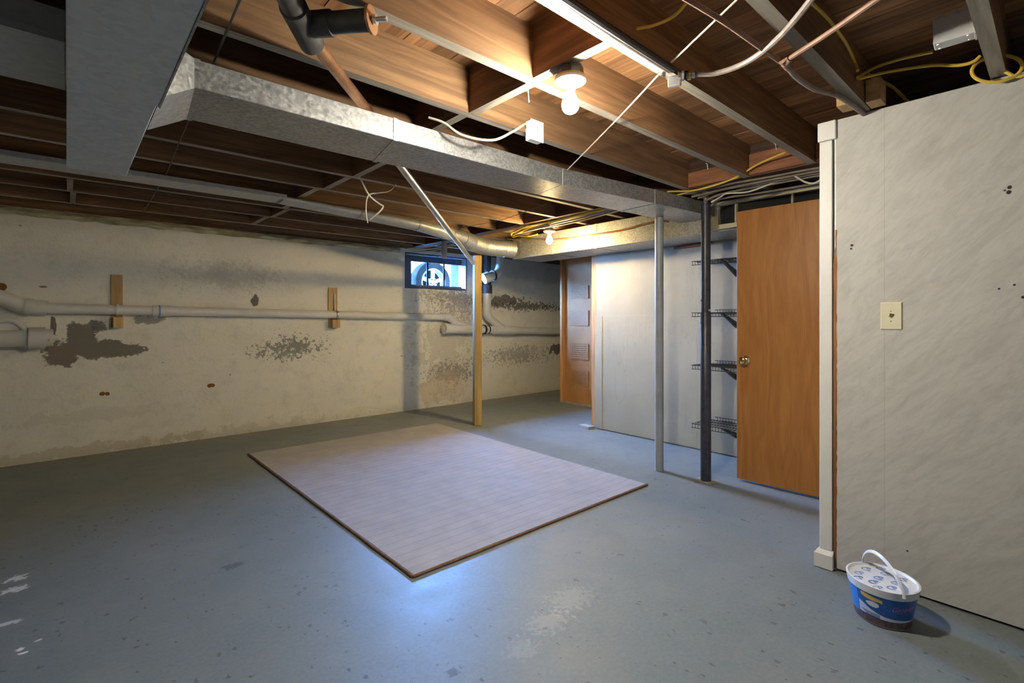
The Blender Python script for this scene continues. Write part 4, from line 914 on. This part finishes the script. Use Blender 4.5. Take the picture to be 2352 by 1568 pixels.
# ---------------------------------------------------------------- wire shelves on the back wall
for (pf, lab) in ((600, 'black wire shelf on the plywood wall, topmost of four'), (718, 'black wire shelf on the plywood wall, second from top'), (838, 'black wire shelf on the plywood wall, third from top'), (972, 'black wire shelf on the plywood wall, lowest of four')):
    zt = at(1589, pf, x=4.08).z; y1 = 2.19; y0 = 0.62
    sh = tag(empty('wire_shelf', (4.23, (y0 + y1) / 2, zt - 0.03)), lab, 'shelf', 'black wire shelves')
    q = MB(); y = y1 - 0.006
    while y > y0:
        q.tube([(4.083, y, zt - 0.034), (4.083, y, zt), (4.379, y, zt)], 0.0024, 5); y -= 0.026
    q.build('deck_wires', 'black_wire', sh)['kind'] = 'stuff'
    q = MB()
    for (x_, z_) in ((4.08, zt - 0.034), (4.08, zt - 0.002), (4.18, zt - 0.004), (4.28, zt - 0.004), (4.376, zt - 0.004)): q.tube([(x_, y1, z_), (x_, y0, z_)], 0.003, 6)
    q.build('long_rods', 'black_wire', sh)
    q = MB(); y = y1 - 0.09
    while y > y0: q.tube([(4.379, y, zt), (4.372, y, zt + 0.028)], 0.002, 5); y -= 0.026
    q.tube([(4.372, y1 - 0.07, zt + 0.028), (4.372, y0, zt + 0.028)], 0.003, 6); q.build('back_lip', 'black_wire', sh)
    for yb in (1.93, 1.2):
        q = MB(); q.hexa([(4.1, yb - 0.01, zt - 0.012), (4.384, yb - 0.01, zt - 0.135), (4.384, yb + 0.01, zt - 0.135), (4.1, yb + 0.01, zt - 0.012)], [(4.1, yb - 0.01, zt - 0.004), (4.384, yb - 0.01, zt - 0.085), (4.384, yb + 0.01, zt - 0.085), (4.1, yb + 0.01, zt - 0.004)])
        q.build('bracket', 'black_wire', sh)

# ---------------------------------------------------------------- frame beside the wall duct, brown pipe, scrap board, switch plate
vf = tag(empty('transom', (3.88, 1.6, 1.935)), 'cream painted wood transom with dark openings above the door', 'transom')
g0, g1 = at(1636, 527, x=3.865), at(1705, 460, x=3.865)
zb_, zt_ = 1.935, 2.15
for (ya, yb, za, zc) in ((0.9, g0.y, zb_, zb_ + 0.035), (0.9, g0.y, zt_ - 0.03, zt_), (g0.y - 0.05, g0.y, zb_ + 0.035, zt_ - 0.03), (1.705, 1.718, zb_ + 0.035, zt_ - 0.03), (1.3, 1.315, zb_ + 0.035, zt_ - 0.03)):
    q = MB(); q.box(3.865, 3.9, ya, yb, za, zc); q.build('rail' if zc - za < 0.05 else 'stile', 'cream_paint', vf, bevel=0.002)
q = MB(); q.box(3.904, 3.914, 0.9, g0.y - 0.052, zb_ + 0.036, zt_ - 0.031); q.build('backing', 'dark_hole', vf)  # black sheet painted as the unlit space behind the openings
cable('brown_pipe', 'short reddish brown pipe along the top of the plywood wall', 'red_brown_pipe', [at(1549, 570, x=4.365), at(1606, 562, x=4.365), at(1634, 556, x=4.365)], 0.013, 'pipe', straight=True)
a = at(1338, 981, z=0)
q = MB(); q.hexa([(4.28, 3.51, 0), (4.37, 3.46 + 0.03, 0), (4.40, 3.66, 0), (4.31, 3.68, 0)], [(4.28, 3.51, 0.03), (4.37, 3.49, 0.03), (4.40, 3.66, 0.03), (4.31, 3.68, 0.03)])
tag(q.build('scrap_board', 'scrap_grey', bevel=0.002), 'short grey board lying on the floor at the plywood wall corner', 'board')
sw0, sw1 = at(2022, 694, x=2.775), at(2073, 757.5, x=2.775)
sp = tag(empty('wall_plate', (2.778, (sw0.y + sw1.y) / 2, sw1.z)), 'ivory cable outlet plate on the white partition', 'wall plate')
q = MB(); ya, yb, za, zb2 = sw1.y, sw0.y, sw1.z, sw0.z
q.hexa([(2.779, ya, za), (2.779, ya, zb2), (2.779, yb, zb2), (2.779, yb, za)], [(2.7725, ya + .004, za + .004), (2.7725, ya + .004, zb2 - .004), (2.7725, yb - .004, zb2 - .004), (2.7725, yb - .004, za + .004)])
q.build('plate', 'ivory_plastic', sp)
yc_, zc_ = (ya + yb) / 2, (za + zb2) / 2
for dz in (0.021, -0.024):
    q = MB(); q.lathe([(0.0028, 0), (0.002, 0.0012)], (2.7724, yc_ + 0.001, zc_ + dz), (-1, 0, 0), 8); q.build('screw', 'rusty_plate', sp)
q = MB(); q.lathe([(0.0075, 0), (0.0075, 0.003), (0.0045, 0.0032), (0.0045, 0.008)], (2.7724, yc_, zc_ + 0.0), (-1, 0, 0), 6); q.build('jack', 'brass', sp)
q = MB(); q.obox((2.7715, yc_ - 0.003, zc_ + 0.006), (1, 0, 0), (0, 1, 0.2), (0, -.2, 1), 0.002, 0.016, 0.007); q.build('hole', 'dark_hole', sp)

# ---------------------------------------------------------------- bucket
bc = Vector((2.492, 0.503, 0.0)); BH = 0.158
bk = tag(empty('plastic_bucket', bc), 'small white plastic tub with blue label and carry handle on the floor', 'bucket')
ub = Vector((0.74, 0.67, 0)).normalized(); vb = Vector((-ub.y, ub.x, 0)); NB = 40
def oval(h, a, b): return [bc + ub * math.cos(2 * math.pi * k / NB) * a + vb * math.sin(2 * math.pi * k / NB) * b + Vector((0, 0, h)) for k in range(NB)]
def wall_r(h): t_ = h / BH; return 0.098 + 0.028 * t_, 0.093 + 0.024 * t_
def band(h0, h1, off, name, mat, k0=0, k1=NB, n=6):
    q = MB()
    for i in range(n):
        ha, hb_ = h0 + (h1 - h0) * i / n, h0 + (h1 - h0) * (i + 1) / n
        A, B = [oval(h, *(r + off for r in wall_r(h))) for h in (ha, hb_)]
        for k in range(k0, k1): q.quad(A[k % NB], A[(k + 1) % NB], B[(k + 1) % NB], B[k % NB])
    return q.build(name, mat, bk, smooth=True)
q = MB(); q.ring([oval(0.001, 0.094, 0.089), oval(0.004, *wall_r(0.004)), oval(BH - 0.012, *wall_r(BH - 0.012)), oval(BH - 0.012, *(r - 0.003 for r in wall_r(BH)))]); tub = q.build('tub', 'bucket_white', bk, smooth=True)
band(0.006, 0.034, 0.0006, 'base_band', 'bucket_base'); lbl = band(0.034, 0.128, 0.0006, 'label', 'bucket_blue')
q = MB(); q.ring([oval(BH - 0.028, *(r + 0.0035 for r in wall_r(BH - 0.028))), oval(BH - 0.002, *(r + 0.004 for r in wall_r(BH))), oval(BH + 0.003, *(r + 0.005 for r in wall_r(BH))), oval(BH + 0.004, *(r - 0.002 for r in wall_r(BH))), oval(BH - 0.004, *(r - 0.008 for r in wall_r(BH))), oval(BH - 0.005, 0.02, 0.02)]); lid = q.build('lid', 'bucket_white', bk, smooth=True)
# which way the label faces: towards the camera
fa = math.atan2((-bc).dot(vb), (-bc).dot(ub)); kf = int(round(fa / (2 * math.pi) * NB)) % NB
def on_label(s, h, off=0.0016):
    an = 2 * math.pi * (kf + s) / NB; a_, b_ = wall_r(h)
    return bc + ub * math.cos(an) * (a_ + off) + vb * math.sin(an) * (b_ + off) + Vector((0, 0, h))
def shape_on_label(name, mat, pts):
    """flat print: polygon strip from pairs (s, h_low, h_high)"""
    q = MB()
    off = 0.0012 + 0.0004 * (name == 'print_line')
    for (s0, l0_, h0_), (s1, l1_, h1_) in zip(pts, pts[1:]):
        n_ = max(2, int(abs(s1 - s0) * 3))
        for k in range(n_):
            f0, f1 = k / n_, (k + 1) / n_; L = lambda a_, b_, f_: a_ + (b_ - a_) * f_
            q.quad(on_label(L(s0, s1, f0), L(l0_, l1_, f0), off), on_label(L(s0, s1, f1), L(l0_, l1_, f1), off), on_label(L(s0, s1, f1), L(h0_, h1_, f1), off), on_label(L(s0, s1, f0), L(h0_, h1_, f0), off))
    return q.build(name, mat, lbl, smooth=True)
sgn = 1 if (on_label(3, 0.05) - on_label(-3, 0.05)).dot(RT) > 0 else -1
S_ = lambda l: [(sgn * a_, b_, c_) for a_, b_, c_ in l]
shape_on_label('print_side_panel', 'bucket_light_blue', S_([(-11, 0.036, 0.127), (-9, 0.036, 0.127), (-7, 0.036, 0.127), (-5.6, 0.036, 0.127)]))
shape_on_label('print_wave', 'print_white', S_([(-5.5, 0.04, 0.085), (-4.5, 0.039, 0.08), (-3, 0.038, 0.066), (-1.5, 0.037, 0.056), (0, 0.036, 0.05), (2, 0.036, 0.047), (4, 0.037, 0.045), (6, 0.038, 0.044), (8, 0.039, 0.043)]))
shape_on_label('print_badge', 'print_orange', S_([(-4.8, 0.112, 0.124), (-4, 0.106, 0.125), (-3, 0.104, 0.122), (-2, 0.103, 0.119), (-1, 0.104, 0.117), (-0.6, 0.1, 0.115)]))
shape_on_label('print_emblem', 'print_white', S_([(-3.8, 0.088, 0.092), (-3.2, 0.08, 0.098), (-2.4, 0.077, 0.101), (-1.6, 0.079, 0.098), (-1.2, 0.085, 0.093)]))
for r_ in range(3): shape_on_label('print_line', 'bucket_blue', [(a_, b_, c_) for a_, b_, c_ in S_([(-5 + 0.5 * r_, 0.051 - 0.006 * r_, 0.054 - 0.006 * r_), (-3, 0.05 - 0.006 * r_, 0.053 - 0.006 * r_), (-1, 0.047 - 0.005 * r_, 0.05 - 0.005 * r_)])])
def letter(name, body, size, s_c, h_c, mat, tilt=0.0):
    vs, fs = text_mesh(body, size); q = MB()
    for v in vs:
        pass
    step = 2 * math.pi / NB * 0.115
    q.v = [on_label(sgn * (s_c + v.x / step), h_c + v.y + v.x * tilt, 0.0024) for v in vs]; q.f = fs; q.mi = [0] * len(fs)
    return q.build(name, mat, lbl)
letter('lettering', 'Ganiplay', 0.026, 3.6, 0.094, 'print_pink', 0.12)
letter('small_lettering', '- - - - - -', 0.008, 2.6, 0.079, 'print_white')
# lid marks
for (u_, v_) in [(-0.075, 0.0), (-0.035, 0.045), (-0.035, -0.04), (0.0, 0.005), (0.035, 0.06), (0.04, -0.045), (0.075, 0.01), (-0.005, -0.085), (-0.005, 0.085), (-0.08, 0.055), (0.085, -0.055)]:
    if (u_ / 0.115) ** 2 + (v_ / 0.105) ** 2 > 0.95: continue
    vs, fs = text_mesh('P', 0.042); q = MB(); c = bc + ub * u_ + vb * v_ + Vector((0, 0, BH - 0.0028)); ex = RT; ey = FW
    q.v = [c + ex * v.x + ey * v.y for v in vs]; q.f = [list(f_) for f_ in fs]; q.mi = [0] * len(fs)
    ring_ = [(c + ex * math.cos(t_) * 0.021 - ex * 0.004 + ey * math.sin(t_) * 0.014 + ey * 0.005, c + ex * math.cos(t_) * 0.0165 - ex * 0.004 + ey * math.sin(t_) * 0.0095 + ey * 0.005) for t_ in [0.6 + 3.9 * k / 10 for k in range(11)]]
    for (a_, b_), (c_, d_) in zip(ring_, ring_[1:]): q.face([a_, c_, d_, b_])
    q.build('lid_mark', 'print_blue', lid)
q = MB(); hp = []
for k in range(21):
    t_ = math.pi * k / 20; a_ = wall_r(BH)[0] + 0.006
    hp.append(bc + ub * (math.cos(t_) * a_) + Vector((0, 0, BH - 0.012)) + Vector((0, 0, 1)) * math.sin(t_) * 0.105 + vb * math.sin(t_) * 0.012)
q.tube(hp, 0.0042, 8, flat=(0.6, 1.7)); q.build('handle', 'bucket_white', bk, smooth=True)

for (px, py, l, lab) in ((1213, 203, 32, 'thin wire hook hanging from the joist left of the bright bulb'), (1781, 330, 14, 'tiny white staple hook under the joist near the partition'), (1624, 376, 13, 'tiny white hook under the joist above the duct')):
    z0 = 2.186; A = at(px, py, z=z0); B = at(px + 2, py + l, y=A.y)
    cable('wire_hook', lab, 'white_cable', [A + Vector((-0.012, 0.004, 0)), A, B, B + Vector((0.004, 0, 0.006))], 0.0018, 'hook', 6, straight=True)
